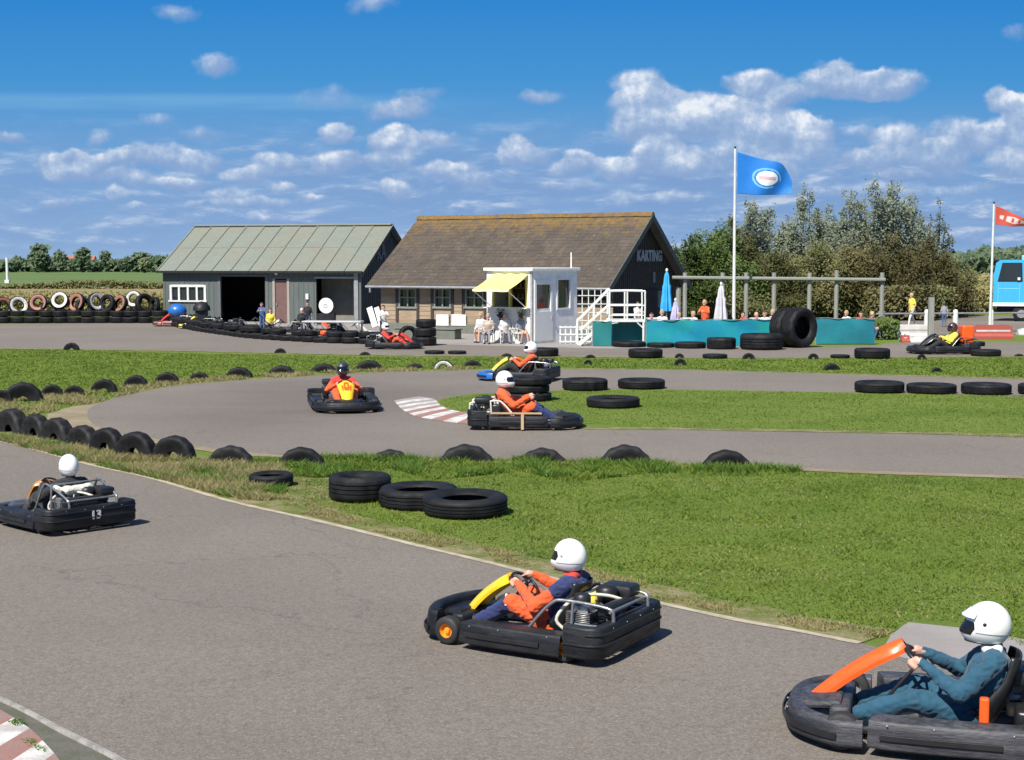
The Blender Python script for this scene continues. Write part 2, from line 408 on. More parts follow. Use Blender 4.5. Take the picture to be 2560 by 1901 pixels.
# near track (A): edges as photograph pixels
EDGE_A = [(-700, 1010), (-300, 1052), (0, 1104), (115, 1133), (230, 1164), (380, 1197), (575, 1254), (805, 1306), (1035, 1363), (1243, 1413), (1440, 1462), (1611, 1501), (1841, 1551), (2000, 1580), (2151, 1610), (2330, 1650), (2600, 1712), (3000, 1790)]
EDGE_A2 = [(-900, 1500), (-250, 1640), (0, 1745), (150, 1822), (310, 1905), (600, 2080), (900, 2300)]
a1 = GP(EDGE_A, 6, False); a2 = GP(EDGE_A2, 6, False)
polyA = [p.to_tuple() for p in a1]+[G(3000, 2300).to_tuple()]+[p.to_tuple() for p in reversed(a2)]
def raw_sheet(name, pts, z, m, kind='structure'):
    me = bpy.data.meshes.new(name); bm = bmesh.new(); f = bm.faces.new([bm.verts.new((p[0], p[1], z)) for p in pts]); bm.normal_update()
    if f.normal.z < 0: f.normal_flip()
    bmesh.ops.triangulate(bm, faces=[f]); bm.to_mesh(me); bm.free(); me.materials.append(m)
    o = bpy.data.objects.new(name, me); C.objects.link(o); return tag(o, kind=kind)
raw_sheet('near_track', polyA, .006, M_ASPH)
sheet('left_verge', [(-300, 1000), (-40, 1030), (60, 1040), (150, 1062), (230, 1092), (400, 1122), (560, 1150), (640, 1165), (430, 1165), (230, 1165), (0, 1110), (-300, 1062)], .0035, M_VERGE, 4, .05)
sheet('verge_strip', [(-300, 1040), (0, 1090), (150, 1120), (300, 1150), (430, 1160), (560, 1172), (760, 1180), (900, 1180), (960, 1190), (880, 1230), (820, 1300), (700, 1290), (600, 1268), (380, 1203), (230, 1169), (0, 1110), (-300, 1060)], .004, M_VERGE, 4, .08)
M_LINE = mat('worn_white_line', (.42, .37, .28), .8, col2=(.30, .25, .165), c2amt=.9, vscale=5, coord='World', bump=.3)
tag(ribbon('edge_line', EDGE_A[1:-3], .10, .012, M_LINE, -.01), kind='structure')
tag(ribbon('dirt_margin', EDGE_A[1:-3], .62, .0085, M_VERGE, .30), kind='structure')
sheet('apron', [(2228, 1592), (2272, 1557), (2300, 1560), (2415, 1572), (2620, 1612), (2660, 1790), (2450, 1690), (2200, 1636)], .009, ground_mat('old_paving', 'concrete'), 1, .05)

# middle track (B) with the hairpin
OUT_B = [(219, 1041), (230, 1018), (300, 993), (437, 966), (644, 949), (920, 934), (1150, 927), (1415, 924), (1726, 927), (2151, 938), (2560, 949), (3000, 962)]
IN_B = [(3000, 1204), (2560, 1191), (2186, 1179), (1956, 1170), (1611, 1158), (1265, 1152), (920, 1141), (644, 1135), (518, 1124), (460, 1112), (322, 1089), (240, 1064)]
sheet('sand_patch', [(105, 1050), (150, 1025), (215, 1012), (300, 1010), (330, 1095), (560, 1150), (640, 1160), (420, 1150), (250, 1105), (130, 1078)], .003, M_SAND, 4, .12)
sheet('middle_track', OUT_B+IN_B, .007, M_ASPH, 6, 0)
tag(ribbon('track_margin', OUT_B[2:], .30, .0095, M_VERGE, .15), kind='structure')
tag(ribbon('lower_margin', [(322, 1092), (460, 1117), (644, 1139), (920, 1146), (1265, 1156), (1611, 1162), (1956, 1174), (2186, 1183), (2560, 1195)], .34, .0095, M_SAND, .02), kind='structure')
INNER = [(1091, 1010), (1098, 1001), (1150, 990), (1230, 984), (1323, 980), (1450, 976), (1666, 975), (2151, 983), (2560, 995), (3000, 1008), (3000, 1100), (2560, 1091), (2234, 1083), (1921, 1078), (1713, 1074), (1468, 1072), (1300, 1055), (1174, 1036), (1104, 1022)]
sheet('inner_island', INNER, .011, M_GRASS, 5, .05)
tag(ribbon('island_margin', [(1150, 1032), (1300, 1056), (1468, 1073), (1713, 1075), (1921, 1079), (2234, 1084), (2560, 1092)], .45, .0135, M_VERGE, .12), kind='structure')
# red and white kerb at the hairpin apex
def striped_kerb(outer, inner, n, h, z0, mats, name, label):
    o = crom([G(*p) for p in outer], 8); i = crom([G(*p) for p in inner], 8)
    def at(c, t):
        L = [0]
        for a, b in zip(c, c[1:]): L.append(L[-1]+(b-a).length)
        q = t*L[-1]
        for k in range(len(L)-1):
            if q <= L[k+1]: return c[k].lerp(c[k+1], (q-L[k])/max(1e-6, L[k+1]-L[k]))
        return c[-1]
    mb = MB()
    for k in range(n):
        for s in range(3):
            t0 = (k+s/3)/n; t1 = (k+(s+1)/3)/n
            a, b, c, d = at(o, t0), at(o, t1), at(i, t1), at(i, t0)
            m1 = a.lerp(d, .45); m2 = b.lerp(c, .45)
            up = lambda p, z: Vector((p.x, p.y, z))
            vs = [up(a, z0), up(b, z0), up(m2, h*.8), up(m1, h*.8), up(c, h), up(d, h), up(c, z0), up(d, z0)]
            mb.add(vs, [(0, 1, 2, 3), (3, 2, 4, 5), (5, 4, 6, 7)], (2 if (k < 5 and len(mats) > 2 and k % 2 == 0) else k % 2))
    ob = mb.build(name, mats); tag(ob, label, 'kerb'); return ob
M_KW = mat('kerb_white_paint', (.62, .60, .56), .7, col2=(.34, .31, .28), c2amt=.8, vscale=4, coord='World', bump=.4)
M_KR = mat('kerb_red_paint', (.30, .13, .10), .75, col2=(.26, .18, .155), c2amt=.9, vscale=4, coord='World', bump=.4)
M_KG = mat('kerb_worn', (.25, .215, .205), .8, col2=(.36, .33, .31), c2amt=.6, vscale=4, coord='World', bump=.4)
striped_kerb([(985, 1003), (1000, 1020), (1020, 1034), (1055, 1046), (1110, 1055), (1180, 1063), (1250, 1072)], [(1050, 996), (1085, 1003), (1096, 1012), (1104, 1020), (1130, 1030), (1180, 1039), (1262, 1054)], 15, .045, .012, [M_KR, M_KW, M_KG], 'apex_kerb', 'low red and white striped kerb round the grass tip of the hairpin')
# kerb and edging at the bottom left corner
edg = GP([(-250, 1640), (0, 1752), (150, 1829), (310, 1912), (600, 2090)], 8, False)
mb = MB(); mb.sweep([(p.x, p.y, 0) for p in edg], [(-.02, .0), (-.02, .028), (.012, .030), (.02, .0)])
tag(mb.build('edging_strip', mat('edging_concrete', (.34, .32, .29), .8, col2=(.17, .165, .15), c2amt=.8, vscale=8, coord='World', bump=.4)), 'pale narrow concrete edging along the near track at bottom left', 'edging')
raw_sheet('gutter_strip', [p.to_tuple() for p in GP([(-300, 1640), (0, 1757), (150, 1836), (310, 1918), (600, 2095)], 6, False)]+[p.to_tuple() for p in reversed(GP([(-300, 1700), (0, 1790), (90, 1850), (150, 1901), (300, 2040)], 6, False))], .0085, mat('gutter_grime', (.125, .115, .095), .85, col2=(.075, .085, .045), c2amt=.8, vscale=5, coord='World', bump=.4, fine=.3))
striped_kerb([(-320, 1660), (-60, 1750), (60, 1815), (120, 1870), (170, 1930), (260, 2040)], [(-900, 1900), (-500, 2000), (-300, 2080), (-200, 2150), (-100, 2220), (0, 2350)], 14, .05, .012, [M_KR, M_KW], 'corner_kerb', 'wide red and white striped kerb at the bottom left corner')

# far track (C), paddock and car park
LOW_C = [(-600, 870), (0, 873), (460, 879), (920, 889), (1380, 893), (1840, 896), (2560, 893), (3100, 890)]
UP_C = [(3100, 858), (2560, 857), (2243, 858), (2186, 865), (1950, 870), (1495, 870), (1400, 862), (1250, 850), (1000, 838), (905, 815), (880, 806), (400, 806), (0, 811), (-600, 811)]
sheet('far_track', LOW_C+UP_C, .008, M_ASPH, 4, 0)
tag(ribbon('far_margin', LOW_C, .5, .0105, M_VERGE, .1), kind='structure')
sheet('paddock', [(470, 812), (560, 829), (700, 842), (860, 852), (1000, 860), (1250, 866), (1495, 873), (1900, 868), (1960, 800), (1700, 790), (1050, 790), (930, 793), (470, 794)], .013, M_CONC, 1, 0, curve=False)
sheet('car_park', [(2190, 800), (2250, 792), (2700, 790), (3300, 790), (3300, 838), (2700, 836), (2300, 838), (2190, 830)], .014, ground_mat('car_park_tarmac', 'asphalt'), 1, 0, curve=False)
# ================================================================ TYRES
def rubber(name, col, col2, bump=.35):
    return mat(name, col, .62, col2=col2, c2amt=.8, vscale=5, bump=bump, bscale=60, spec=.22, fine=.3)
M_RUB = rubber('tyre_rubber', (.008, .008, .009), (.022, .022, .024))
M_RUBD = rubber('tyre_rubber_dusty', (.012, .012, .013), (.036, .036, .037))
M_WHITE = mat('white_paint', (.72, .72, .70), .5, col2=(.50, .49, .46), c2amt=.5, vscale=6)
M_TW = mat('tyre_white_paint', (.66, .66, .63), .6, col2=(.35, .34, .32), c2amt=.7, vscale=7)
M_TR = mat('tyre_red_paint', (.36, .125, .09), .6, col2=(.20, .11, .09), c2amt=.8, vscale=7)
def tyre_mesh(name, mats, w=.28, n=40, lug=.0, side_mi=0, ri=.56):
    "unit tyre of outer diameter 1 around the y axis; hollow rubber casing"
    R0 = .5; h = w/2; g = R0*.03
    out = [(R0*ri, -h*.62), (R0*.66, -h*.86), (R0*.80, -h*.98), (R0*.90, -h*.97), (R0*.955, -h*.86), (R0*.985, -h*.72)]
    for a in (-.42, -.14, .14, .42):
        out += [(R0, (a-.10)*h*1.25), (R0, (a+.10)*h*1.25), (R0-g, (a+.105)*h*1.25), (R0-g, (a+.175)*h*1.25)]
    out = out[:-2]+[(R0*.985, h*.72), (R0*.955, h*.86), (R0*.90, h*.97), (R0*.80, h*.98), (R0*.66, h*.86), (R0*ri, h*.62)]
    inn = [(R0*(ri-.01), h*.50), (R0*.70, h*.72), (R0*.84, h*.76), (R0*.92, h*.5), (R0*.93, 0), (R0*.92, -h*.5), (R0*.84, -h*.76), (R0*.70, -h*.72), (R0*(ri-.01), -h*.50)]
    prof = out+inn; no = len(out)
    def rf(r, hh, k, j):
        if j < no and r > R0*.93 and lug and (k//2) % 2: return r*(1-lug)
        return r
    mb = MB(); mb.lathe(prof, n, 'y', closed=True, rfun=rf)
    if side_mi:
        # painted sidewall: only the casing's own side faces
        for idx, f in enumerate(mb.f):
            c = [mb.v[i] for i in f]; ys = sum(p[1] for p in c)/len(c); rr = sum(math.hypot(p[0], p[2]) for p in c)/len(c)
            if ys < -h*.60 and .28 < rr < .455: mb.mi[idx] = side_mi
    return mb.mesh(name, mats, 40)
TY = {'plain': tyre_mesh('tyre', [M_RUB]), 'lug': tyre_mesh('tyre', [M_RUB], .28, 48, .035), 'dusty': tyre_mesh('tyre', [M_RUBD], .30, 48, .03),
      'wide': tyre_mesh('tyre', [M_RUB], .40, 48, .02), 'low': tyre_mesh('tyre', [M_RUB], .28, 24),
      'white': tyre_mesh('tyre', [M_RUB, M_TW], .28, 32, 0, 1), 'red': tyre_mesh('tyre', [M_RUB, M_TR], .28, 32, 0, 1)}
TY['dome'] = tyre_mesh('tyre', [M_RUB], .34, 48, .02, ri=.30); TY['domed'] = tyre_mesh('tyre', [M_RUBD], .34, 48, .03, ri=.30)
UW = {'dome': .34, 'domed': .34, 'plain': .28, 'lug': .28, 'dusty': .30, 'wide': .40, 'low': .28, 'white': .28, 'red': .28}
def tyre(kind, loc, D, W, rot, label, group, name='tyre'):
    o = bpy.data.objects.new(name, TY[kind]); C.objects.link(o)
    o.location = loc; o.rotation_euler = rot; o.scale = (D, W/UW[kind], D)
    tag(o, label, 'tyre', group); return o
def flat_tyre(x, yb, w, h, label, group, kind='lug', stack=1, tilt=0.):
    "tyre lying flat; x centre, yb lowest pixel, w and h its extent in pixels"
    p = G(x, yb-1); s = ppm(p); D = w/s; p.y += D/2*.93; s2 = ppm(p); D = w/s2
    W = (h-w*(yb-HOR)/3770*.42)/s2/stack; W = max(.16*D, min(.42*D, W))
    out = []
    for k in range(stack):
        out.append(tyre(kind, (p.x+(.04*D*random.uniform(-1, 1) if k else 0), p.y, W*(k+.5)+.012), D*(1 if not k else .97), W, (math.pi/2+tilt, 0, random.uniform(0, 6)), label if stack == 1 else label % ('bottom', 'middle', 'top')[k if stack == 3 else (0, 2)[k]], group))
    return out
def buried(x, yb, w, h, label, group, kind='lug', yaw=0., wf=.30, lean=0.):
    p = G(x, yb); s = ppm(p); c = w/s/max(.55, math.cos(yaw)); hh = h/s*1.03
    Rr = (c*c/4+hh*hh)/(2*hh); Rr = max(hh*.62, min(Rr, .68))
    kind = {'plain': 'dome', 'lug': 'dome', 'dusty': 'domed'}.get(kind, kind)
    return tyre(kind, (p.x, p.y+.05, hh*.97-Rr), Rr*2, Rr*2*wf, (0, lean, yaw), label, group)
# flat tyres on the near grass
g1 = 'black tyres lying flat on the near grass'
flat_tyre(670, 1223, 110, 36, 'small worn tyre lying alone on the grass, left of the other three flat tyres', g1, 'plain', tilt=-.03)
flat_tyre(893, 1261, 156, 72, 'fat black tyre lying on the grass, behind and left of two thinner touching tyres', g1, 'wide')
flat_tyre(1040, 1281, 198, 62, 'black tyre lying flat, wedged between the fat one and the front one', g1, 'lug', tilt=.02)
flat_tyre(1160, 1302, 212, 62, 'large black tyre lying flat with a visible hole, front right of the group of three', g1, 'plain', tilt=-.02)
# flat tyres on the inner island and by the middle track
g2 = 'black tyres lying flat round the inner island'
flat_tyre(1465, 981, 114, 32, 'lumpy black tyre lying on the island tip, left one of two beside the upper straight', g2)
flat_tyre(1608, 977, 118, 27, 'black tyre lying on the island edge, right one of two beside the upper straight', g2, 'plain')
flat_tyre(1537, 1025, 133, 30, 'black tyre lying alone in the middle of the inner island grass', g2, 'plain')
for k, (x, yb, h) in enumerate([(2212, 987, 31), (2344, 989, 27), (2483, 991, 30), (2628, 992, 30)]):
    flat_tyre(x, yb, 122, h, ['leftmost black tyre of the row on the right of the inner island', 'second black tyre from left in the row at the island\'s right', 'third black tyre from left in the row at the island\'s right', 'black tyre cut by the picture\'s right edge in the island row'][k], g2, 'plain')
for k, o in enumerate(flat_tyre(1322, 1008, 116, 64, '%s black tyre of the stack at the island tip behind the red kart driver', 'stacked tyres at the island tip', 'wide', 3)): pass
# half-buried row beside the near grass crest
g3 = 'half-buried tyres between near grass and middle track'
rowN = [(-40, 1062, 60, 58, -.75, 'dusty'), (29, 1082, 84, 60, -.72, 'dusty'), (89, 1092, 74, 56, -.70, 'dusty'), (142, 1103, 84, 58, -.68, 'dusty'), (206, 1118, 86, 54, -.62, 'dusty'), (267, 1136, 84, 66, -.55, 'lug'), (339, 1148, 98, 68, -.42, 'lug'), (434, 1152, 106, 62, -.25, 'lug'),
        (575, 1161, 122, 46, -.12, 'dusty'), (752, 1164, 122, 45, .05, 'lug'), (976, 1150, 98, 25, 0, 'dusty'), (1165, 1154, 142, 42, .03, 'dusty'), (1357, 1154, 118, 33, -.05, 'dusty'), (1565, 1159, 136, 46, 0, 'dusty'), (1818, 1168, 128, 42, .04, 'lug')]
for k, (x, yb, w, h, yw, kd) in enumerate(rowN):
    n = len(rowN)
    lab = ('big half-buried tyre, %s in the touching chain on dry grass at the left' % nth(k, 99)) if k < 8 else ('half-buried tyre poking from the near grass crest, %s of seven' % ['leftmost', 'second from left (overgrown)', 'third from left (lowest)', 'middle', 'fifth from left', 'second from right', 'rightmost'][k-8])
    buried(x, yb, w, h, lab, g3, kd, yw, .34 if k < 8 else .30)
# dark arc of half-buried tyres on the far side of the hairpin
g4 = 'half-buried tyres in the arc round the hairpin'
rowM = [(2, 1010, 50, 34, .3), (56, 1004, 96, 48, .25), (129, 992, 54, 30, .2), (184, 990, 52, 26, .1), (259, 982, 66, 34, .1), (339, 967, 62, 29, 0), (417, 959, 64, 28, 0), (498, 951, 54, 20, 0), (597, 944, 72, 26, 0), (704, 934, 72, 20, 0), (809, 930, 72, 21, 0), (922, 924, 74, 23, 0), (1037, 922, 48, 13, 0), (1109, 922, 52, 22, 0), (1181, 916, 48, 15, 0)]
for k, (x, yb, w, h, yw) in enumerate(rowM):
    o = buried(x, yb, w, h, 'dark half-buried tyre in the arc outside the hairpin, %s' % nth(k, len(rowM)), g4, 'white' if k == 13 else 'plain', yw)
# sparse row along the far track
g5 = 'tyres along the edge of the far track'
rowF = [('b', 178, 876, 40, 19), ('b', 700, 884, 30, 13), ('b', 912, 889, 30, 9), ('f', 1085, 888, 50, 8), ('f', 1142, 888, 46, 8), ('b', 1267, 892, 32, 8), ('f', 1363, 894, 68, 22), ('b', 1476, 896, 30, 9), ('b', 1470, 912, 20, 12), ('f', 1617, 898, 86, 24), ('b', 1699, 896, 24, 12), ('b', 1701, 914, 30, 17), ('f', 1791, 899, 62, 11), ('b', 1872, 898, 32, 15), ('b', 2034, 899, 26, 15), ('b', 2080, 926, 44, 17), ('f', 2105, 898, 48, 8), ('f', 2190, 900, 88, 27), ('b', 2305, 900, 20, 14), ('b', 2343, 931, 28, 12), ('f', 2475, 894, 74, 18), ('b', 2549, 892, 26, 7)]
for k, (t, x, yb, w, h) in enumerate(rowF):
    lab = '%s black tyre in the strip beside the far track, %s' % ('half-buried' if t == 'b' else 'flat-lying', nth(k, len(rowF)))
    (buried if t == 'b' else flat_tyre)(x, yb, w, h, lab, g5, 'plain')
# tractor tyres and black tyres in front of the teal screen
g6 = 'big tyres in front of the teal screen'
flat_tyre(1912, 878, 108, 42, 'thick tractor tyre lying flat at the foot of the standing tractor tyres', g6, 'wide')
p = G(2005, 872); tyre('wide', (p.x, p.y+.6, .79), 1.62, .60, (0, -.03, .66), 'huge tractor tyre standing upright with its open hole showing, against the teal screen', g6)
tyre('wide', (p.x-.42, p.y+1.08, .78), 1.60, .60, (0, .04, .70), 'second tractor tyre standing just behind and left of the upright one', g6)
flat_tyre(1730, 874, 78, 17, 'low black tyre against the teal screen, left of the taller one', g6)
flat_tyre(1808, 876, 74, 30, 'taller black tyre against the teal screen, just right of the low one', g6, 'wide')
flat_tyre(1655, 872, 70, 8, 'thin black tyre casing against the teal screen near the steps', g6)
flat_tyre(1575, 871, 84, 10, 'thin black tyre lying under the white platform', g6)
flat_tyre(2440, 868, 60, 12, 'black tyre lying behind the far right kart', g6)
# stack right of the far red kart
for k in range(3):
    p = G(1060, 866); s = ppm(p)
    tyre('wide', (p.x+.03*k, p.y+.4, .19+.36*k), .98-.08*k, .34, (math.pi/2, 0, k*1.1), '%s tyre of the black stack right of the far red kart' % ('bottom', 'middle', 'top')[k], 'stacked tyres beside the far red kart')
p = G(1018, 862); tyre('plain', (p.x, p.y+.6, .36), .8, .26, (0, 0, .4), 'black tyre standing between the far red kart and the tyre stack', 'stacked tyres beside the far red kart')
# pit wall of tyres
g7 = 'tyres of the low pit wall'
wall = crom([G(*q) for q in [(442, 818), (500, 829), (560, 838), (640, 848), (740, 855), (840, 860), (945, 862), (985, 862)]], 8)
L = [0.]
for a, b in zip(wall, wall[1:]): L.append(L[-1]+(b-a).length)
nw = int(L[-1]/.74)
for k in range(nw+1):
    q = k*.74
    for j in range(len(L)-1):
        if q <= L[j+1]: p = wall[j].lerp(wall[j+1], (q-L[j])/(L[j+1]-L[j])); break
    top = (k % 3 != 1) or k > nw-3
    for lv in range(2 if top else 1):
        tyre('low', (p.x+random.uniform(-.03, .03), p.y+.4, .13+.25*lv), .80-.05*lv, .245, (math.pi/2+random.uniform(-.12, .12), random.uniform(-.1, .1), k+lv), 'grey-black tyre in the pit wall, %s, %s' % (nth(k, nw+1), 'lower row' if lv == 0 else 'lying on top'), g7)
# two-tier tyre bank at the left
g8 = 'lower tyres of the tyre bank at the left'; g9 = 'leaning painted tyres on top of the tyre bank'
n = 13
for k in range(n):
    x = -32+k*35.5
    p = G(x, 809)
    for lv in range(2):
        tyre('plain', (p.x+random.uniform(-.05, .05), p.y+.5+lv*.04, .19+.35*lv), .96+random.uniform(-.04, .04), .33, (math.pi/2+random.uniform(-.05, .05), 0, k+lv), 'black tyre stacked in the bank at the left, %s pile, %s' % (nth(k, n), 'bottom' if not lv else 'second layer'), g8)
tops = [(-22, 758, 'red', .2, 48), (8, 768, 'red', .5, 50), (46, 765, 'white', .6, 48), (96, 758, 'red', .1, 44), (122, 772, 'plain', .3, 40), (150, 752, 'white', .0, 44), (192, 757, 'red', -.5, 48), (210, 768, 'plain', .6, 44), (240, 755, 'white', .9, 46), (268, 760, 'plain', -.6, 48), (300, 760, 'red', -.7, 46), (335, 748, 'white', -.1, 42), (362, 760, 'plain', .8, 52), (386, 766, 'plain', -.9, 48)]
for k, (x, y, kd, yw, w) in enumerate(tops):
    Y = G(x, 809).y+.75; p = AT(x, y, Y); D = w/ppm(p)
    lab = {'white': 'tyre with white sidewall', 'red': 'tyre with faded red sidewall', 'plain': 'unpainted black tyre'}[kd]+' leaning on top of the left tyre bank, %s' % nth(k, len(tops))
    tyre(kd, p, D, D*.27, (random.uniform(-.35, -.1), random.uniform(-.4, .4), yw), lab, g9)
# ================================================================ BUILDINGS
def frame_at(cornerpx, rz):
    p = G(*cornerpx); return p, rz
def onwall(O, rz, px, py):
    "local x and z on the front wall plane (local y = 0) of a building root at O"
    d = ray(px, py); nx, ny = -math.sin(rz), math.cos(rz)
    t = ((O.x)*nx+(O.y)*ny)/(d.x*nx+d.y*ny)
    X, Y, Z = d.x*t, d.y*t, H+d.z*t
    return (X-O.x)*math.cos(rz)+(Y-O.y)*math.sin(rz), Z
def onside(O, rz, px, py, L):
    "local y and z on the right gable plane (local x = L)"
    ex = Vector((math.cos(rz), math.sin(rz), 0)); ey = Vector((-math.sin(rz), math.cos(rz), 0))
    Q = O+ex*L; d = ray(px, py); t = Q.dot(ex)/(d.dot(ex)); P = d*t
    return (P-Q).dot(ey), H+d.z*t
def wall_open(mb, L, Z, opens, th, z0=0., mi=0):
    "front wall in local x-z with rectangular openings (x0,x1,z0,z1), real thickness"
    xs = sorted({0., L}|{o[0] for o in opens}|{o[1] for o in opens})
    for a, b in zip(xs, xs[1:]):
        m = (a+b)/2; cuts = sorted([(o[2], o[3]) for o in opens if o[0] < m < o[1]]); z = z0
        for c0, c1 in cuts:
            if c0 > z+.001: mb.box(a, b, 0, th, z, c0, mi)
            z = c1
        if Z > z+.001: mb.box(a, b, 0, th, z, Z, mi)
M_SHED = mat('grey_green_boards', (.085, .105, .098), .65, col2=(.115, .130, .118), c2amt=.7, vscale=2.5, stretch=(3, 1, .3), bump=.15)
M_SHEDD = mat('black_gable_boards', (.018, .024, .028), .7, col2=(.030, .038, .042), c2amt=.7, stretch=(1, 3, .3))
M_SHROOF = mat('pale_green_sheet_roof', (.185, .205, .170), .6, col2=(.205, .200, .155), c2amt=.75, vscale=.5, bump=.1, fine=.18)
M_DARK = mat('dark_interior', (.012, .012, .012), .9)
M_FRAMEW = mat('white_window_frame', (.70, .70, .67), .5)
M_GLASS = bpy.data.materials.new('window_glass'); M_GLASS.use_nodes = True
_p = M_GLASS.node_tree.nodes['Principled BSDF']; _p.inputs['Base Color'].default_value = (.02, .025, .028, 1); _p.inputs['Roughness'].default_value = .06; _p.inputs['Specular IOR Level'].default_value = .7
M_DOORBR = mat('brown_door_paint', (.13, .075, .066), .6, col2=(.17, .10, .09))
M_POSTG = mat('galvanised_steel', (.33, .34, .35), .45, metal=.3, col2=(.22, .22, .23), c2amt=.6)
M_CREAM = mat('cream_back_wall', (.20, .20, .17), .8)

SO = G(409, 806); SRZ = R(-16); SL, SD, SE, SR = 12.4, 9.0, 2.98, 5.42
_q = G(902, 806); SRZ = math.atan2(_q.y-3.0-SO.y, _q.x-SO.x); SL = math.hypot(_q.x-SO.x, _q.y-3.0-SO.y)*1.0
_lx, _lz = onwall(SO, SRZ, 902, 700); SL = _lx
shed = empty('workshop_shed', SO, SRZ); tag(shed, 'grey-green timber workshop with two open bays and pale sheet roof', 'shed')
sw = lambda px, py: onwall(SO, SRZ, px, py)
o1 = (sw(551, 700)[0], sw(663, 700)[0], 0., sw(600, 692)[1]); o2 = (sw(790, 700)[0], sw(884, 700)[0], 0., sw(840, 697)[1]); wn = (sw(425, 700)[0], sw(514, 700)[0], sw(460, 751)[1], sw(460, 713)[1])
dr = (sw(684, 700)[0], sw(721, 700)[0], 0.02, sw(700, 698)[1])
mb = MB(); wall_open(mb, SL, SE, [o1, o2, wn, dr], .15)
x = .12
while x < SL-.1:  # cover battens of the board cladding
    if not any(o[0]-.05 < x < o[1]+.05 for o in (o1, o2, wn, dr)): mb.box(x-.02, x+.02, -.022, .0, .02, SE-.02)
    else:
        for o in (o1, o2, wn, dr):
            if o[0]-.05 < x < o[1]+.05:
                mb.box(x-.02, x+.02, -.022, 0, o[3]+.08, SE-.02)
                if o is wn: mb.box(x-.02, x+.02, -.022, 0, .02, o[2]-.1)
    x += .3
mb.box(0, .15, .15, SD, 0, SE); mb.box(.15, SL-.15, SD-.15, SD, 0, SE)
mb.build('front_wall', M_SHED, shed)
mb = MB(); gx = SL
gp = [(0.15, 0), (SD, 0), (SD, SE), (SD/2, SR-.12), (0.15, SE)]
mb.prism(gp, -.15, 0, M=Matrix(((0, 0, 1, gx), (1, 0, 0, 0), (0, 1, 0, 0), (0, 0, 0, 1))))
y = .3
while y < SD-.1:
    zt = SE+(SR-SE-.15)*(1-abs(y-SD/2)/(SD/2))-.03; mb.box(gx, gx+.02, y-.02, y+.02, 0, zt); y += .3
mb.build('gable_wall', M_SHEDD, shed)
mb = MB(); mb.prism([(0, SE), (SD, SE), (SD/2, SR-.12)], 0, .12, M=Matrix(((0, 0, 1, 0), (1, 0, 0, 0), (0, 1, 0, 0), (0, 0, 0, 1)))); mb.build('rear_gable', M_SHEDD, shed)
def slope(mb, x0, x1, y0, z0, y1, z1, th, mi=0):
    mb.add([(x0, y0, z0), (x1, y0, z0), (x1, y1, z1), (x0, y1, z1), (x0, y0, z0-th), (x1, y0, z0-th), (x1, y1, z1-th), (x0, y1, z1-th)], [(0, 1, 2, 3), (7, 6, 5, 4), (0, 4, 5, 1), (1, 5, 6, 2), (2, 6, 7, 3), (3, 7, 4, 0)], mi)
mb = MB(); ov = .22; k = (SR-SE)/(SD/2)
ncol = 11
for sgn in (0, 1):
    for r in range(2):
        for c in range(ncol):
            xa = -ov+(SL+2*ov)*c/ncol; xb = -ov+(SL+2*ov)*(c+1)/ncol
            ya, yb = (-.3+(SD/2+.3)*r/2, -.3+(SD/2+.3)*(r+1)/2+(.1 if r == 0 else 0))
            za, zb = SE+k*ya, SE+k*yb; lift = .02*(c % 2)+.03*r+.05+random.uniform(0, .012)
            if sgn: ya, yb = SD-ya, SD-yb
            slope(mb, xa, xb+.06, ya, za+lift, yb, zb+lift, .025)
            mb.box(xa-.03, xa+.05, 0, 1, 0, .05, M=Matrix.Translation((0, ya, za+lift)) @ Matrix(((1, 0, 0, 0), (0, yb-ya, 0, 0), (0, zb-za, 1, 0), (0, 0, 0, 1))))
mb.build('roof', M_SHROOF, shed)
mb = MB(); mb.rbox(-ov, SL+ov, SD/2-.22, SD/2+.22, SR+.05, SR+.15, .03); mb.build('ridge_cap', M_SHROOF, shed)
mb = MB()
for sg in (0, 1):
    ya, yb = (-.3, SD/2) if not sg else (SD+.3, SD/2)
    slope(mb, SL+ov-.02, SL+ov+.04, ya, SE+k*-.3+.05, yb, SR+.06, .24)
mb.build('verge_board', M_SHEDD, shed)
mb = MB(); mb.box(-ov, SL+ov, -.40, -.30, SE-.20, SE-.08); mb.build('gutter', M_DARK, shed)
# bay interiors with real depth
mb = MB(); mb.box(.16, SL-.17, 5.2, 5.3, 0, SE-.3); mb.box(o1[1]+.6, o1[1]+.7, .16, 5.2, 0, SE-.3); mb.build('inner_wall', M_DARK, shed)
mb = MB(); mb.box(o2[0]-.3, o2[1]+.2, 1.5, 1.6, 0, SE-.3); mb.build('bay_back_wall', M_CREAM, shed)
mb = MB(); mb.box(o2[0]-.1, o2[1]+.1, -.06, -.01, o2[3], o2[3]+.10); mb.build('door_rail', M_POSTG, shed)
mb = MB(); mb.box(o1[0]-.16, o1[0], -.03, .16, 0, o1[3]+.1); mb.box(o1[1], o1[1]+.16, -.03, .16, 0, o1[3]+.1); mb.box(o1[0], o1[1], -.03, .0, o1[3], o1[3]+.1); mb.build('bay_frame', mat('mid_grey_paint', (.12, .13, .13), .6), shed)
mb = MB(); mb.box(o2[1]+.05, o2[1]+.28, -.08, -.02, 0, SE-.15); mb.build('corner_post', M_POSTG, shed)
d = MB().box(dr[0]+.08, dr[1]-.08, .03, .08, .05, dr[3]-.06).build('door', M_DOORBR, shed)
MB().box(dr[0]+.14, dr[0]+.20, -.03, .03, 1.0, 1.12).build('handle', M_POSTG, d)
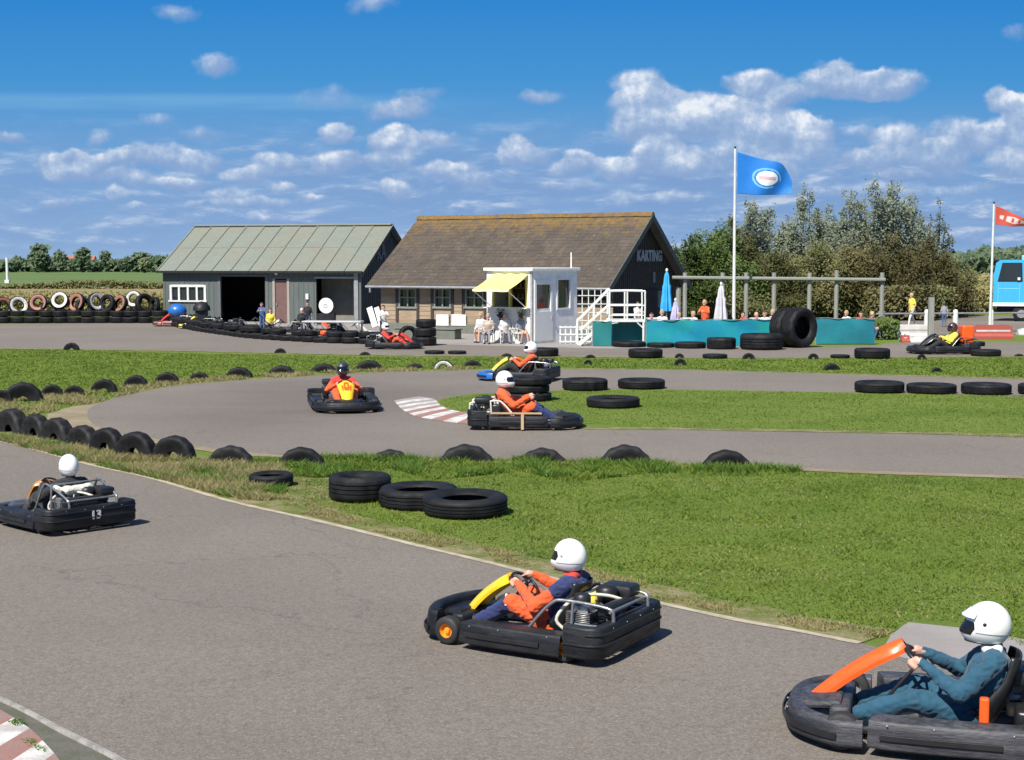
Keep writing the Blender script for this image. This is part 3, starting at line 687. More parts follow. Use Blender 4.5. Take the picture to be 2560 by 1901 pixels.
mb = MB(); mb.box(dr[0]-.06, dr[0]+.08, -.04, .10, .0, dr[3]+.04); mb.box(dr[1]-.08, dr[1]+.06, -.04, .10, .0, dr[3]+.04); mb.build('door_frame', mat('pale_timber_frame', (.33, .29, .26), .7), shed)
def window(parent, x0, x1, z0, z1, nx, nz, fm, y=0., fw=.07, sill=True, gm=None, gy=.08):
    mb = MB(); mb.box(x0-.02, x0+fw, y-.04, y+.09, z0, z1); mb.box(x1-fw, x1+.02, y-.04, y+.09, z0, z1); mb.box(x0+fw, x1-fw, y-.04, y+.09, z1-fw, z1+.02)
    for i in range(1, nx): xx = x0+(x1-x0)*i/nx; mb.box(xx-fw/2, xx+fw/2, y-.03, y+.08, z0+.01, z1-fw)
    for i in range(1, nz):
        zz = z0+(z1-z0)*i/nz
        for j in range(nx):
            mb.box(x0+(x1-x0)*j/nx+fw/2+(fw/2 if j == 0 else 0), x0+(x1-x0)*(j+1)/nx-fw/2-(fw/2 if j == nx-1 else 0), y-.02, y+.07, zz-fw*.4, zz+fw*.4)
    w = mb.build('window', fm, parent)
    MB().box(x0+.01, x1-.01, y+gy, y+gy+.015, z0+.01, z1-.02).build('pane', gm or M_GLASS, w)
    if sill: MB().box(x0-.08, x1+.08, y-.09, y+.1, z0-.09, z0).build('sill', fm, w)
    return w
window(shed, wn[0], wn[1], wn[2], wn[3], 4, 1, M_FRAMEW, fw=.11)
# small lamp and white box on the shed wall
l = MB().ball((sw(693, 690)[0], -.14, sw(693, 683)[1]), .11, 10).build('wall_lamp', M_FRAMEW, shed)
MB().rbox(sw(765, 700)[0], sw(772, 700)[0], -.10, -.024, sw(768, 749)[1], sw(768, 735)[1], .01).build('fuse_box', M_FRAMEW, shed)
# faint pale lettering patch on the shed's gable
gy, gz = onside(SO, SRZ, 952, 630, SL)
M_PALE = mat('faded_blue_paint', (.13, .165, .19), .7, col2=(.06, .08, .10), c2amt=.8, vscale=6)
text_obj('KA', 1.35, .012, M_PALE, 'lettering', shed, (SL+.035, gy, gz), (R(90), 0, R(90)), .8, .02)

# ---- tiled roof clubhouse
M_BOARD = mat('weathered_larch_boards', (.34, .265, .18), .75, col2=(.25, .175, .11), c2amt=.8, vscale=1.2, stretch=(.7, 1, 4), bump=.3)
M_BOARDD = mat('dark_brown_timber', (.045, .032, .026), .75, col2=(.065, .05, .04), stretch=(1, 1, 4))
M_GABLE = mat('black_brown_gable', (.026, .020, .015), .7, col2=(.038, .031, .025))
M_PLINTH = mat('green_grey_plinth', (.155, .165, .135), .85, col2=(.10, .11, .085), bump=.3)
def tile_mat():
    m = bpy.data.materials.new('mossy_roof_tiles'); m.use_nodes = True; t = NT(m.node_tree)
    P = t.n('ShaderNodeTexCoord').outputs['Object']; sp = t.n('ShaderNodeSeparateXYZ'); t.set(sp.inputs[0], P)
    n1 = t.noise(P, .5, 6, .65); n2 = t.noise(P, 2.4, 6, .7); n3 = t.noise(P, 7, 5, .75)
    ge = t.n('ShaderNodeNewGeometry').outputs['Random Per Island']
    c = t.mix(t.ss(n1, .35, .65), (.074, .058, .049), (.100, .077, .064))
    c = t.mix(t.ss(n2, .42, .58, 0, .85), c, (.080, .064, .036))
    c = t.mix(t.ss(n3, .54, .66, 0, .6), c, (.20, .15, .095)); n6 = t.noise(P, 1.1, 7, .75); c = t.mix(t.ss(n6, .5, .6, 0, .6), c, (.045, .036, .030))
    c = t.mix(t.ss(ge, 0, 1, 0, .5), c, (.050, .042, .038))
    # lichen thickens towards the ridge and the left verge
    lic = t.ss(t.m('ADD', sp.outputs[2], t.m('MULTIPLY', t.m('SUBTRACT', n2, .5), 3.4)), 4.5, 6.1)
    lef = t.m('MULTIPLY', t.ss(sp.outputs[0], 3.4, -.5), t.ss(n2, .40, .62, 0, .7)); lef = t.m('MULTIPLY', lef, t.ss(sp.outputs[2], 3.6, 5.4))
    c = t.mix(t.m('MULTIPLY', t.m('MAXIMUM', lic, lef), .85), c, t.mix(t.ss(n3, .4, .6), (.26, .13, .022), (.13, .10, .03)))
    p = t.n('ShaderNodeBsdfPrincipled', i={'Base Color': c, 'Roughness': .85})
    b = t.n('ShaderNodeBump', i={'Height': n3, 'Strength': .5, 'Distance': .04}); t.set(p.inputs['Normal'], b.outputs[0])
    o = t.n('ShaderNodeOutputMaterial'); t.set(o.inputs[0], p.outputs[0]); return m
M_TILE = tile_mat()
CO = G(953, 829); CRZ = R(-30); CL, CDp, CE, CR = 12.25, 8.0, 2.62, 5.54
cl = empty('clubhouse', CO, CRZ); tag(cl, 'brown timber clubhouse with mossy tiled roof and dark KARTING gable', 'building')
cw = lambda px, py: onwall(CO, CRZ, px, py)
wins = []
for a, b in ((998, 1041), (1086, 1127), (1164, 1209), (1250, 1290)):
    wins.append((cw(a, 740)[0], cw(b, 740)[0], cw((a+b)/2, 767)[1], cw((a+b)/2, 708)[1]))
long_w = (cw(1446, 700)[0], cw(1528, 700)[0], 1.75, 2.3)
mb = MB(); wall_open(mb, CL, CE, [(w[0], w[1], w[2], w[3]) for w in wins]+[long_w], .18, .45)
mb.box(0, .18, .18, CDp, .45, CE); mb.box(.18, CL-.18, CDp-.18, CDp, .45, CE); ob = mb.build('wall', M_BOARD, cl)
mb = MB(); z = .6
while z < 2.05:  # board joints
    xs = [0]+[v for w in wins for v in (w[0]-.12, w[1]+.12)]+[long_w[0]-.1, long_w[1]+.1, CL]
    for i in range(0, len(xs), 2):
        a, b = xs[i], xs[i+1]
        if z < 1.1 or True: mb.add([(a, -.02, z), (b, -.02, z), (b, -.002, z+.21), (a, -.002, z+.21), (a, -.001, z), (b, -.001, z)], [(0, 1, 2, 3), (0, 4, 5, 1)])
    z += .22
tag(mb.build('weatherboards', M_BOARD, cl), kind='stuff')
mb = MB(); mb.box(-.05, CL+.02, -.10, CDp, 0, .45); mb.build('plinth', M_PLINTH, cl)
mb = MB()
xs = [0]+[v for w in wins for v in (w[0]-.02, w[1]+.02)]+[long_w[0], long_w[1], CL]
mb.box(-.02, CL+.02, -.04, -.005, wins[0][3]+.08, CE)
for w in wins: mb.box(w[0]-.18, w[0]-.03, -.06, -.022, .5, wins[0][3]+.07); mb.box(w[1]+.03, w[1]+.18, -.06, -.022, .5, wins[0][3]+.07)
mb.build('dark_band', M_BOARDD, cl)
M_FRG = mat('grey_green_window_paint', (.21, .235, .215), .6)
for w in wins:
    wz = w[2]+(w[3]-w[2])*.78; x = window(cl, w[0]+.0, w[1], w[2], wz, 2, 2, M_FRG, fw=.07)
    MB().box(w[0]+.02, w[1]-.02, .04, .08, wz+.03, w[3]-.01).build('shutter_box', mat('grey_lintel', (.17, .175, .17), .7), x)
window(cl, *long_w, 1, 1, M_BOARDD, fw=.06)
mb = MB()
for a, b in ((1094, 1125), (1132, 1168)):
    x0, x1 = cw(a, 800)[0], cw(b, 800)[0]; z1, z0 = cw(a, 786)[1], cw(a, 814)[1]
    MB().box(x0, x1, -.13, -.07, z0, z1).build('white_panel', M_WHITE, cl)
mb = MB(); mb.prism([(0.18, .45), (CDp, .45), (CDp, CE), (CDp/2, CR-.15), (0.18, CE)], -.18, 0, M=Matrix(((0, 0, 1, CL), (1, 0, 0, 0), (0, 1, 0, 0), (0, 0, 0, 1))))
y = .3
while y < CDp-.1: mb.box(CL, CL+.018, y-.012, y+.012, .45, CE+(CR-CE-.2)*(1-abs(y-CDp/2)/(CDp/2))); y += .22
mb.build('gable_wall', M_GABLE, cl)
MB().prism([(0, CE), (CDp, CE), (CDp/2, CR-.15)], 0, .15, M=Matrix(((0, 0, 1, 0), (1, 0, 0, 0), (0, 1, 0, 0), (0, 0, 0, 1)))).build('rear_gable', M_GABLE, cl)
# doorway and notices on the gable
ya, za = onside(CO, CRZ, 1606, 708, CL); yb, _ = onside(CO, CRZ, 1632, 708, CL)
d = MB().box(CL+.02, CL+.05, ya, yb+.5, .05, 2.1).build('door', M_DARK, cl); MB().box(CL+.05, CL+.09, ya+.1, ya+.14, .95, 1.1).build('handle', M_POSTG, d)
ya, za = onside(CO, CRZ, 1634, 692, CL); MB().box(CL+.022, CL+.04, ya-.14, ya+.14, za-.28, za+.22).build('notice_board', mat('grey_notice', (.16, .16, .18), .6), cl)
ya, za = onside(CO, CRZ, 1650, 745, CL); MB().box(CL+.022, CL+.035, ya-.5, ya+.4, za-.45, za+.35).build('gable_window', mat('dim_blue_glass', (.035, .06, .075), .2), cl)
ya, za = onside(CO, CRZ, 1629, 641, CL)
M_LET = mat('grey_blue_lettering', (.30, .32, .36), .6)
text_obj('KARTING', .70, .02, M_LET, 'lettering', cl, (CL+.045, ya-.32, za), (R(90), 0, R(90)), .94, .03)
# tiled roof: stepped courses of separate tiles
mb = MB(); k = (CR-CE)/(CDp/2); ovx = .45; ovy = .58; nr = 22
rows = (CDp/2+ovy)/nr
for sg in (0, 1):
    for r in range(nr):
        y0 = -ovy+rows*r; y1 = y0+rows*1.12; n = 46 if not sg else 6; z0 = CE+k*y0+.085; z1 = CE+k*y1+.065
        for c in range(n):
            xa = -ovx+(CL+2*ovx)*c/n; xb = xa+(CL+2*ovx)/n*.985; j = random.uniform(-.008, .008)
            ya_, yb_ = (y0, y1) if not sg else (CDp-y0, CDp-y1)
            slope(mb, xa, xb, ya_, z0+j, min(yb_, CDp/2) if not sg else max(yb_, CDp/2), z1+j if r < nr-1 else CR+.1, .025)
mb.build('roof', M_TILE, cl)
mb = MB(); slope(mb, -ovx+.05, CL+ovx-.05, -ovy+.03, CE-k*ovy+.03, CDp/2, CR+.03, .07); slope(mb, -ovx+.05, CL+ovx-.05, CDp+ovy-.03, CE-k*ovy+.03, CDp/2, CR+.03, .07); mb.build('roof_underlay', M_BOARDD, cl)
mb = MB(); n = 40
for c in range(n):
    xa = -ovx+(CL+2*ovx)*c/n; j = random.uniform(0, .02)
    mb.prism([(-.2, -.13), (-.1, .03), (0, .07), (.1, .03), (.2, -.13)], xa, xa+(CL+2*ovx)/n+.03, M=Matrix(((0, 0, 1, 0), (1, 0, 0, CDp/2), (0, 1, 0, CR+.12+j), (0, 0, 0, 1))))
mb.build('ridge_tiles', M_TILE, cl)
M_VERGE2 = mat('grey_verge_board', (.085, .092, .08), .7, col2=(.055, .062, .055))
for sg in (0, 1):
    mb = MB(); a, b = (-ovy, CDp/2) if not sg else (CDp+ovy, CDp/2)
    slope(mb, CL+ovx+.005, CL+ovx+.05, a, CE-k*ovy+.10, b, CR+.10, .32); slope(mb, CL+.02, CL+ovx-.005, a, CE-k*ovy-.06, b, CR-.05, .04)
    mb.build('barge_board', M_VERGE2, cl)
mb = MB(); mb.tube([(-ovx, -ovy-.06, CE-k*ovy+.0), (CL+ovx, -ovy-.06, CE-k*ovy)], .06, 8); mb.tube([(-.2, -ovy-.06, CE-k*ovy), (-.2, -ovy-.06, CE-.7)], .05, 8); mb.build('gutter', M_POSTG, cl)
# loudspeaker on the shed/clubhouse gap
p = AT(970, 640, CO.y+2)

# ---- white kiosk with yellow awning
M_KIOW = mat('kiosk_white', (.80, .79, .74), .5, col2=(.74, .73, .68), c2amt=.4)
M_KIOSHADE = mat('kiosk_white_shade_side', (.86, .85, .83), .5)  # same kiosk white, colour lightened to brighten the shaded door side
M_YEL = mat('yellow_canvas', (.88, .80, .20), .7, col2=(.84, .76, .24), c2amt=.4, vscale=2)
KC = G(1329, 861); KRZ = R(-37); KL, KD, KZ = 2.35, 3.3, 3.02
ex = Vector((math.cos(KRZ), math.sin(KRZ), 0)); KO = KC-ex*KL
kio = empty('kiosk', KO, KRZ); tag(kio, 'white kiosk cabin with serving hatch under a yellow awning', 'kiosk')
kw = lambda px, py: onwall(KO, KRZ, px, py); ks = lambda px, py: onside(KO, KRZ, px, py, KL)
h0, h1 = kw(1232, 720)[0], kw(1318, 720)[0]; hz0, hz1 = kw(1270, 768)[1], kw(1270, 700)[1]
mb = MB(); wall_open(mb, KL, KZ, [(max(.12, h0), h1, hz0, hz1)], .1); mb.box(0, .1, .1, KD, 0, KZ); mb.box(.1, KL-.1, KD-.1, KD, 0, KZ); mb.build('wall', M_KIOW, kio)
d0, d1 = ks(1341, 760)[0], ks(1376, 760)[0]; w0, w1 = ks(1394, 760)[0], ks(1424, 760)[0]
dz1, dz0 = ks(1358, 712)[1], ks(1358, 772)[1]; wz1, wz0 = ks(1409, 700)[1], ks(1409, 770)[1]
mb = MB()
def swall(mb, D, Z, opens, th, X):
    t2 = MB(); wall_open(t2, D, Z, opens, th); Mx = Matrix(((0, -1, 0, X), (1, 0, 0, 0), (0, 0, 1, 0), (0, 0, 0, 1)))
    mb.add([Mx @ Vector(v) for v in t2.v], t2.f)
swall(mb, KD, KZ, [(d0, d1, dz0, dz1), (w0, w1, wz0, wz1)], .1, KL); mb.build('door_side', M_KIOSHADE, kio)
mb = MB(); mb.box(KL+.003, KL+.03, d0-.14, d1+.14, .12, dz0-.12); mb.box(KL+.003, KL+.03, d0-.14, d1+.14, dz1+.04, dz1+.2); mb.box(KL+.003, KL+.03, d0-.14, d0-.01, dz0-.12, dz1+.04); mb.box(KL+.003, KL+.03, d1+.01, d1+.14, dz0-.12, dz1+.04)
d = mb.build('door', M_KIOW, kio); MB().box(KL-.06, KL-.05, d0-.02, d1+.02, dz0-.02, dz1+.02).build('pane', M_GLASS, d); MB().box(KL+.03, KL+.07, d1+.03, d1+.07, 1.0, 1.15).build('handle', M_POSTG, d)
mb = MB(); mb.box(KL+.003, KL+.03, w0-.08, w0, wz0-.08, wz1+.08); mb.box(KL+.003, KL+.03, w1, w1+.08, wz0-.08, wz1+.08); mb.box(KL+.003, KL+.03, w0, w1, wz1, wz1+.08); mb.box(KL+.003, KL+.03, w0, w1, wz0-.08, wz0)
w = mb.build('window', M_KIOW, kio); MB().box(KL-.06, KL-.05, w0-.02, w1+.02, wz0-.02, wz1+.02).build('pane', M_GLASS, w)
mb = MB(); mb.rbox(-.10, KL+.12, -.12, KD+.1, KZ, KZ+.13, .02); mb.build('roof', M_KIOW, kio)
mb = MB(); mb.box(.12, KL-.12, 1.6, 1.65, .1, KZ-.05); mb.build('inner_wall', mat('kiosk_inside', (.10, .075, .04), .8), kio)
mb = MB(); xm = h0+(h1-h0)*.5
for z in (hz0+.3, hz0+.75): mb.box(.2, KL-.15, 1.1, 1.5, z, z+.03)
for i in range(16):
    x = .25+i*.12; mb.lathe([(0, 0), (.04, 0), (.04, .14), (.015, .18), (.015, .22), (0, .22)], 8, 'z', (x, 1.25, hz0+.33+(.45 if i % 2 else 0)))
mb.build('shelf', mat('shelf_goods', (.34, .24, .10), .6, col2=(.5, .42, .3)), kio)
M_YTR = mat('yellow_trim', (.62, .55, .12), .6)
mb = MB(); mb.box(max(.12, h0)-.0, max(.12, h0)+.07, -.03, .11, hz0, hz1); mb.box(xm-.05, xm+.05, -.03, .11, hz0, hz1); mb.box(h1-.07, h1, -.03, .11, hz0, hz1); mb.build('hatch_frame', M_YTR, kio)
mb = MB(); mb.box(.05, KL-.05, -.3, -.0, hz0-.05, hz0-.01); mb.build('counter', M_KIOW, kio)
# awning: canvas sheet sloping out over the hatch
az = KZ-.12; rows = []
n = 8
for i in range(n+1):
    t = i/n; rows.append([Vector((.34+(KL-.5)*j/6, -.03-1.35*t, az-.62*t-.05*math.sin(math.pi*t)-.012*math.cos(j*math.pi))) for j in range(7)])
mb = MB(); mb.grid(rows); lo = [[p-Vector((0, 0, .015)) for p in r] for r in rows]; mb.grid(lo)
fr = rows[-1]; mb.grid([fr, [p+Vector((0, -.01, -.10+.02*math.cos(j*math.pi))) for j, p in enumerate(fr)]])
aw = mb.build('awning', M_YEL, kio, smooth=50)
mb = MB()
for x in (.38, KL-.19): mb.tube([(x, -1.36, az-.70), (x, -.03, az-1.45)], .022, 6)
mb.tube([(.32, -1.37, az-.665), (KL-.14, -1.37, az-.665)], .025, 6); mb.build('arm', M_KIOW, aw)
mb = MB(); mb.tube([ks(1432, 640)[0] and (KL-.1, KD-.3, KZ+.1), (KL-.1, KD-.3, KZ+.78)], .03, 6); mb.build('flue', M_KIOW, kio)
for px in (1258, 1310):
    x, z = kw(px, 780)
    pl = empty('hanging_basket', KO+Matrix.Rotation(KRZ, 3, 'Z') @ Vector((x, -.18, z-.12)), KRZ); tag(pl, 'plant basket hanging on the kiosk front, %s' % ('left one' if px < 1290 else 'right one beside the corner'), 'plant basket', 'hanging baskets on the kiosk')
    mb = MB(); mb.lathe([(0, -.16), (.06, -.14), (.12, -.02), (.13, .02), (.11, .02), (0, 0)], 12); mb.build('basket', M_BOARDD, pl)
    mb = MB(); rr = random.Random(px)
    for i in range(90):
        c = Vector((rr.gauss(0, .08), rr.gauss(0, .07), rr.gauss(.03, .11))); a = Vector((rr.gauss(0, 1), rr.gauss(0, 1), rr.gauss(0, 1))).normalized()*.045; b = a.orthogonal().normalized()*.03
        mb.add([c-a, c+b, c+a, c-b], [(0, 1, 2, 3)])
    mb.build('leaves', mat('basket_leaves', (.055, .075, .025), .7) if px < 1290 else mat('basket_leaves_pale', (.20, .21, .12), .7), pl)

# ---- white steel steps and platform
M_STL = mat('white_painted_steel', (.70, .72, .68), .45, col2=(.56, .58, .50), c2amt=.5)
pf = empty('steel_platform', G(1524, 866), 0); tag(pf, 'white steel platform with railings and steps between kiosk and teal screen', 'platform')
P0 = pf.location; s = ppm(P0)
mx = lambda px: (px-1524)/s
pw = mx(1612); dz = 1.06; rz_ = 2.22; D = 1.5
mb = MB(); mb.box(0, pw, 0, D, dz-.08, dz); mb.build('deck', M_STL, pf)
for i, (x, y) in enumerate(((.05, .04), (pw-.05, .04), (.05, D-.04), (pw-.05, D-.04))): MB().tube([(x, y, 0), (x, y, dz-.08)], .05, 8).build('leg', M_STL, pf)
def rail(y, nm):
    mb = MB(); mb.tube(crom([(0, y, dz), (0, y, rz_-.03), (.03, y, rz_), (pw-.12, y, rz_), (pw, y, rz_-.12), (pw, y, dz)], 3), .035, 8)
    mb.tube([(pw*.5, y, dz), (pw*.5, y, rz_)], .035, 8); mb.tube([(0, y, dz+.58), (pw, y, dz+.58)], .028, 8); mb.tube([(0, y, dz+.18), (pw, y, dz+.18)], .022, 8); mb.build(nm, M_STL, pf)
rail(.04, 'railing'); rail(D-.04, 'railing')
mb = MB(); mb.tube([(.05, .04, dz-.15), (.0+.35, .04, dz-.1)], .03, 6); mb.tube([(pw-.05, .04, dz-.35), (pw-.32, .04, dz-.1)], .03, 6); mb.build('brace', M_STL, pf)
sx = mx(1448)
for y in (.05, .85):
    MB().tube([(0, y, dz-.02), (sx, y, .02)], .055, 6).build('stringer', M_STL, pf)
    mb = MB(); mb.tube(crom([(0, y, rz_), (-.08, y, rz_), (sx+.1, y, 1.15), (sx-.05, y, 1.0), (sx-.05, y, .05)], 4), .035, 6); mb.tube([(0, y, dz+.6), (sx+.05, y, .62)], .026, 6); mb.tube([(sx*.5, y, .55), (sx*.5, y, 1.7)], .03, 6); mb.build('handrail', M_STL, pf)
for i in range(6):
    t = (i+.5)/6; MB().box(sx*t-.12, sx*t+.12, .07, .83, dz*(1-t)-.04, dz*(1-t)-.01).build('tread', M_STL, pf)
# white lattice fence behind the steps
lt = empty('lattice_fence', (G(1444, 858).x, G(1444, 858).y+1.8, 0), 0); tag(lt, 'white garden lattice fence between kiosk and steel platform', 'lattice')
lw = 1.35
mb = MB()
for i in range(6): mb.box(lw*i/5-.018, lw*i/5+.018, -.015, .015, .0, 2.2)
for z in np.arange(.15, 2.3, .36): mb.box(-.02, lw+.02, -.04, -.016, z-.018, z+.018)
mb.build('lattice', M_STL, lt)
for x in (-.05, lw+.05): MB().box(x-.04, x+.04, -.05, .05, 0, 2.28).build('post', M_STL, lt)
lt2 = empty('white_trellis', (G(1430, 862).x, G(1430, 862).y+.5, 0), .05); tag(lt2, 'low white trellis screen leaning at the foot of the kiosk steps', 'trellis')
mb = MB()
for i in range(7): mb.box(.22*i-.5, .22*i-.45, -.015, .015, 0, .75)
for z in (.1, .4, .7): mb.box(-.52, .87, -.04, -.016, z-.03, z+.03)
mb.build('lattice', M_STL, lt2)

# ---- teal screens
M_TEAL = mat('teal_canvas', (.012, .30, .30), .55, col2=(.006, .24, .36), c2amt=1., fine=.12, vscale=.8, bump=.3, bscale=3)
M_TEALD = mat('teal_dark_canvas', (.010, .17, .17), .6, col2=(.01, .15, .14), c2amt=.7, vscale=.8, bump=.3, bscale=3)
def screen(pxa, ya, pxb, yb, ztop, m, label):
    a, b = G(pxa, ya), G(pxb, yb); r = empty('canvas_screen', a, math.atan2(b.y-a.y, b.x-a.x)); L = (b-a).length
    tag(r, label, 'screen', 'teal canvas screens round the terrace')
    n = max(8, int(L/.18)); rows = []
    for j in range(7):
        z = .03+(ztop-.03)*j/6; rows.append([(L*i/n, .10*mnoise.noise(Vector((L*i/n*1.1+z*.9, z*.9+pxa, 0)))+.025*math.sin(L*i/n*5+z*2), z+(.02*mnoise.noise(Vector((i*.5, 0, 0))) if j == 6 else 0)) for i in range(n+1)])
    mb = MB(); mb.grid(rows); mb.grid([[(x, y+.012, z) for x, y, z in rw] for rw in rows]); mb.build('canvas', m, r, smooth=60)
    k = max(1, int(L/1.7))
    for i in range(k+1): MB().tube([(L*i/k, .10, 0), (L*i/k, .10, ztop+.02)], .025, 6).build('post', M_POSTG, r)
    mb = MB(); mb.tube([(L*i/n, -.01+.02*math.sin(i), ztop+.015+.02*math.sin(i*.9)) for i in range(n+1)], .014, 5); mb.build('top_rope', M_POSTG, r)
    return r
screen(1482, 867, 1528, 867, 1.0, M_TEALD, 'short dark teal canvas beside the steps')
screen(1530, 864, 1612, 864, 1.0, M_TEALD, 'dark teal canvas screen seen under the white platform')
screen(1616, 868, 1945, 866, 1.07, M_TEAL, 'long bright teal canvas screen in front of the terrace')
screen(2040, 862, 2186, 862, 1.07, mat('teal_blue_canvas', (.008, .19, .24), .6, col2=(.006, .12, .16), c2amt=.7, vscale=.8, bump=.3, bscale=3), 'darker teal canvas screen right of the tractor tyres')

# ---- pergola of grey posts
M_WOODG = mat('grey_weathered_post', (.26, .265, .23), .8, col2=(.18, .185, .16), stretch=(3, 3, .5))
pg = empty('pergola', (0, 68, 0)); tag(pg, 'open pergola of weathered grey posts joined by one long top beam', 'pergola')
xs = []
for i, px in enumerate((1713, 1807, 1866, 1935.5, 2024.5, 2092, 2206)):
    p = AT(px, 682 if px != 2092 else 676, 68); xs.append(p.x); MB().tube([(p.x, 0, 0), (p.x, 0, p.z)], .10, 8).build('post', M_WOODG, pg)
pz = AT(1713, 693, 68).z
mb = MB(); mb.tube([(xs[0]-.6, -.17, pz-.02), (xs[-1]+.1, -.17, pz-.12)], .075, 6); mb.build('beam', M_WOODG, pg)
p = AT(1698, 700, 68); tag(MB().tube([(p.x, 68.2, 0), (p.x, 68.2, 2.25)], .12, 8).build('wooden_post', M_WOODG), 'dark timber post beside the clubhouse gable, left of the pergola', 'post')

# ---- parasols, closed
def parasol(px, Y, pytop, pybot, wpx, m, tipm, label):
    p = AT(px, pytop, Y); b = AT(px, pybot, Y); s = F/Y; r = empty('closed_parasol', (p.x, Y, 0)); tag(r, label, 'parasol')
    MB().tube([(0, 0, 0), (0, 0, p.z)], .03, 8).build('pole', M_POSTG, r); MB().lathe([(0, 0), (.28, 0), (.28, .06), (.08, .10), (0, .1)], 16).build('base', M_POSTG, r)
    z0, z1 = b.z, p.z-.02; rows = []; n = 32; w = wpx/2/s
    for j, (t, q) in enumerate(((0, .95), (.06, 1.), (.25, .88), (.45, .72), (.62, .66), (.7, .50), (.85, .42), (.95, .28), (1, .06))):
        rows.append([(w*q*(1+.22*math.cos(k/n*16*math.pi))*math.cos(2*math.pi*k/n), w*q*(1+.22*math.cos(k/n*16*math.pi))*math.sin(2*math.pi*k/n), z0+(z1-z0)*t) for k in range(n)])
    mb = MB(); mb.grid(rows, closed_u=True); mb.build('canopy', m, r, smooth=70); MB().ball((0, 0, p.z+.03), (.06, .06, .09), 8).build('finial', tipm, r)
parasol(1667, 66, 678, 778, 26, mat('azure_canvas', (.03, .30, .62), .6, col2=(.05, .42, .72), c2amt=.6, vscale=2), M_WHITE, 'tall closed bright blue parasol in front of the dark gable')
parasol(1803, 65, 712, 806, 30, mat('grey_white_canvas', (.56, .55, .58), .7), M_WHITE, 'closed white parasol beside the person in orange')
parasol(1689, 65, 752, 800, 22, mat('violet_canvas', (.36, .33, .55), .7, col2=(.6, .6, .7), c2amt=.5, vscale=4), M_WHITE, 'short pale violet closed parasol behind the teal screen')

# ---- flags
def flag_pole(px0, py0, px1, py1, Y, r0, r1, label):
    b = AT(px0, py0, Y); b.z = 0; t = AT(px1, py1, Y); e = empty('flagpole', (b.x, Y, 0)); tag(e, label, 'flagpole')
    n = 8; pts = [(0+(t.x-b.x)*i/n, 0, t.z*i/n) for i in range(n+1)]
    MB().tube(pts, [r0+(r1-r0)*i/n for i in range(n+1)], 12).build('pole', mat('flagpole_white', (.68, .69, .66), .35), e, smooth=50)
    MB().lathe([(0, 0), (.045, .01), (.05, .05), (.03, .09), (0, .1)], 10, 'z', (t.x-b.x, 0, t.z)).build('finial', M_DARK, e)
    MB().lathe([(0, 0), (.16, 0), (.16, .05), (.08, .10), (0, .1)], 14).build('foot', M_POSTG, e)
    return e, b, t
def cloth(top, bot, right_n, Y, m, name, label, cat, amp=.14, colfn=None, mats=None, parent=None):
    "flag between an upper and lower edge given as photograph pixels; waves in depth"
    n = 96; mtop = crom([AT(*q, Y) for q in top], 10); mbot = crom([AT(*q, Y) for q in bot], 10)
    def at(c, t):
        f = t*(len(c)-1); i = min(int(f), len(c)-2); return c[i].lerp(c[i+1], f-i)
    rows = []; nv = 60
    for j in range(nv+1):
        v = j/nv; rw = []
        for i in range(n+1):
            u = i/n; p = at(mtop, u).lerp(at(mbot, u), v); p = p.copy()
            p.y = Y+amp*u*math.sin(u*8.5+v*1.7)+.4*amp*math.sin(v*4+u*5)*u; rw.append(p)
        rows.append(rw)
    mb = MB(); mb.grid(rows)
    if colfn:
        for j in range(nv):
            for i in range(n): mb.mi[j*n+i] = colfn((i+.5)/n, (j+.5)/nv)
    o = mb.build(name, mats or m, parent, smooth=70); tag(o, label, cat)
    so_ = o.modifiers.new('thick', 'SOLIDIFY'); so_.thickness = .008
    return o
flag_pole(1834, 848, 1838, 372, 66, .085, .045, 'tall white flagpole carrying the blue flag')
def fabric(name, col, col2):
    m = mat(name, col, .7, col2=col2, c2amt=.5, vscale=1.5); return m
MF = [fabric('flag_blue', (.006, .155, .52), (.01, .19, .60)), fabric('flag_white', (.75, .78, .80), (.65, .7, .75)), fabric('flag_pale_blue', (.16, .45, .72), (.12, .36, .66)), fabric('flag_pink', (.62, .38, .40), (.7, .5, .5))]
def blue_emblem(u, v):
    x, y = (u-.50)/.235, (v-.52)/.27
    r = math.hypot(x, y)
    if r < .78:
        if abs(y) < .20 and abs(x) < .62: return 3
        return 1
    if r < .92: return 0
    if r < 1.08 and not (x > .55 and y > .1): return 2
    return 0
cloth([(1843, 380), (1870, 388), (1898, 396), (1926, 402), (1950, 408), (1966, 424), (1981, 452)], [(1843, 484), (1866, 486), (1889, 488), (1912, 488), (1935, 487), (1958, 486), (1979, 486)], 0, 66, None, 'flag', 'blue flag with white oval emblem flying from the tall pole', 'flag', .16, blue_emblem, MF)
flag_pole(2474, 842, 2485, 510, 69.5, .07, .045, 'white flagpole at the right carrying the red flag')
RF = [fabric('flag_red', (.52, .075, .045), (.40, .05, .035)), fabric('flag_red_white', (.70, .55, .52), (.62, .45, .42)), fabric('flag_red_dark', (.18, .03, .03), (.15, .03, .02))]
def red_emblem(u, v):
    x, y = (u-.46)/.34, (v-.54)/.36
    w = .5+.5*math.sin(u*38+v*3)
    if abs(y) < .75-.5*abs(x) and abs(x) < 1 and (w > .32 or abs(y) > .5): return 1
    return 0
cloth([(2489, 515), (2510, 523), (2530, 533), (2550, 542), (2575, 552), (2600, 560)], [(2489, 562), (2505, 563), (2530, 567), (2550, 566), (2575, 568), (2600, 572)], 0, 69.5, None, 'flag', 'red flag with white emblem blowing from the right pole', 'flag', .10, red_emblem, RF)

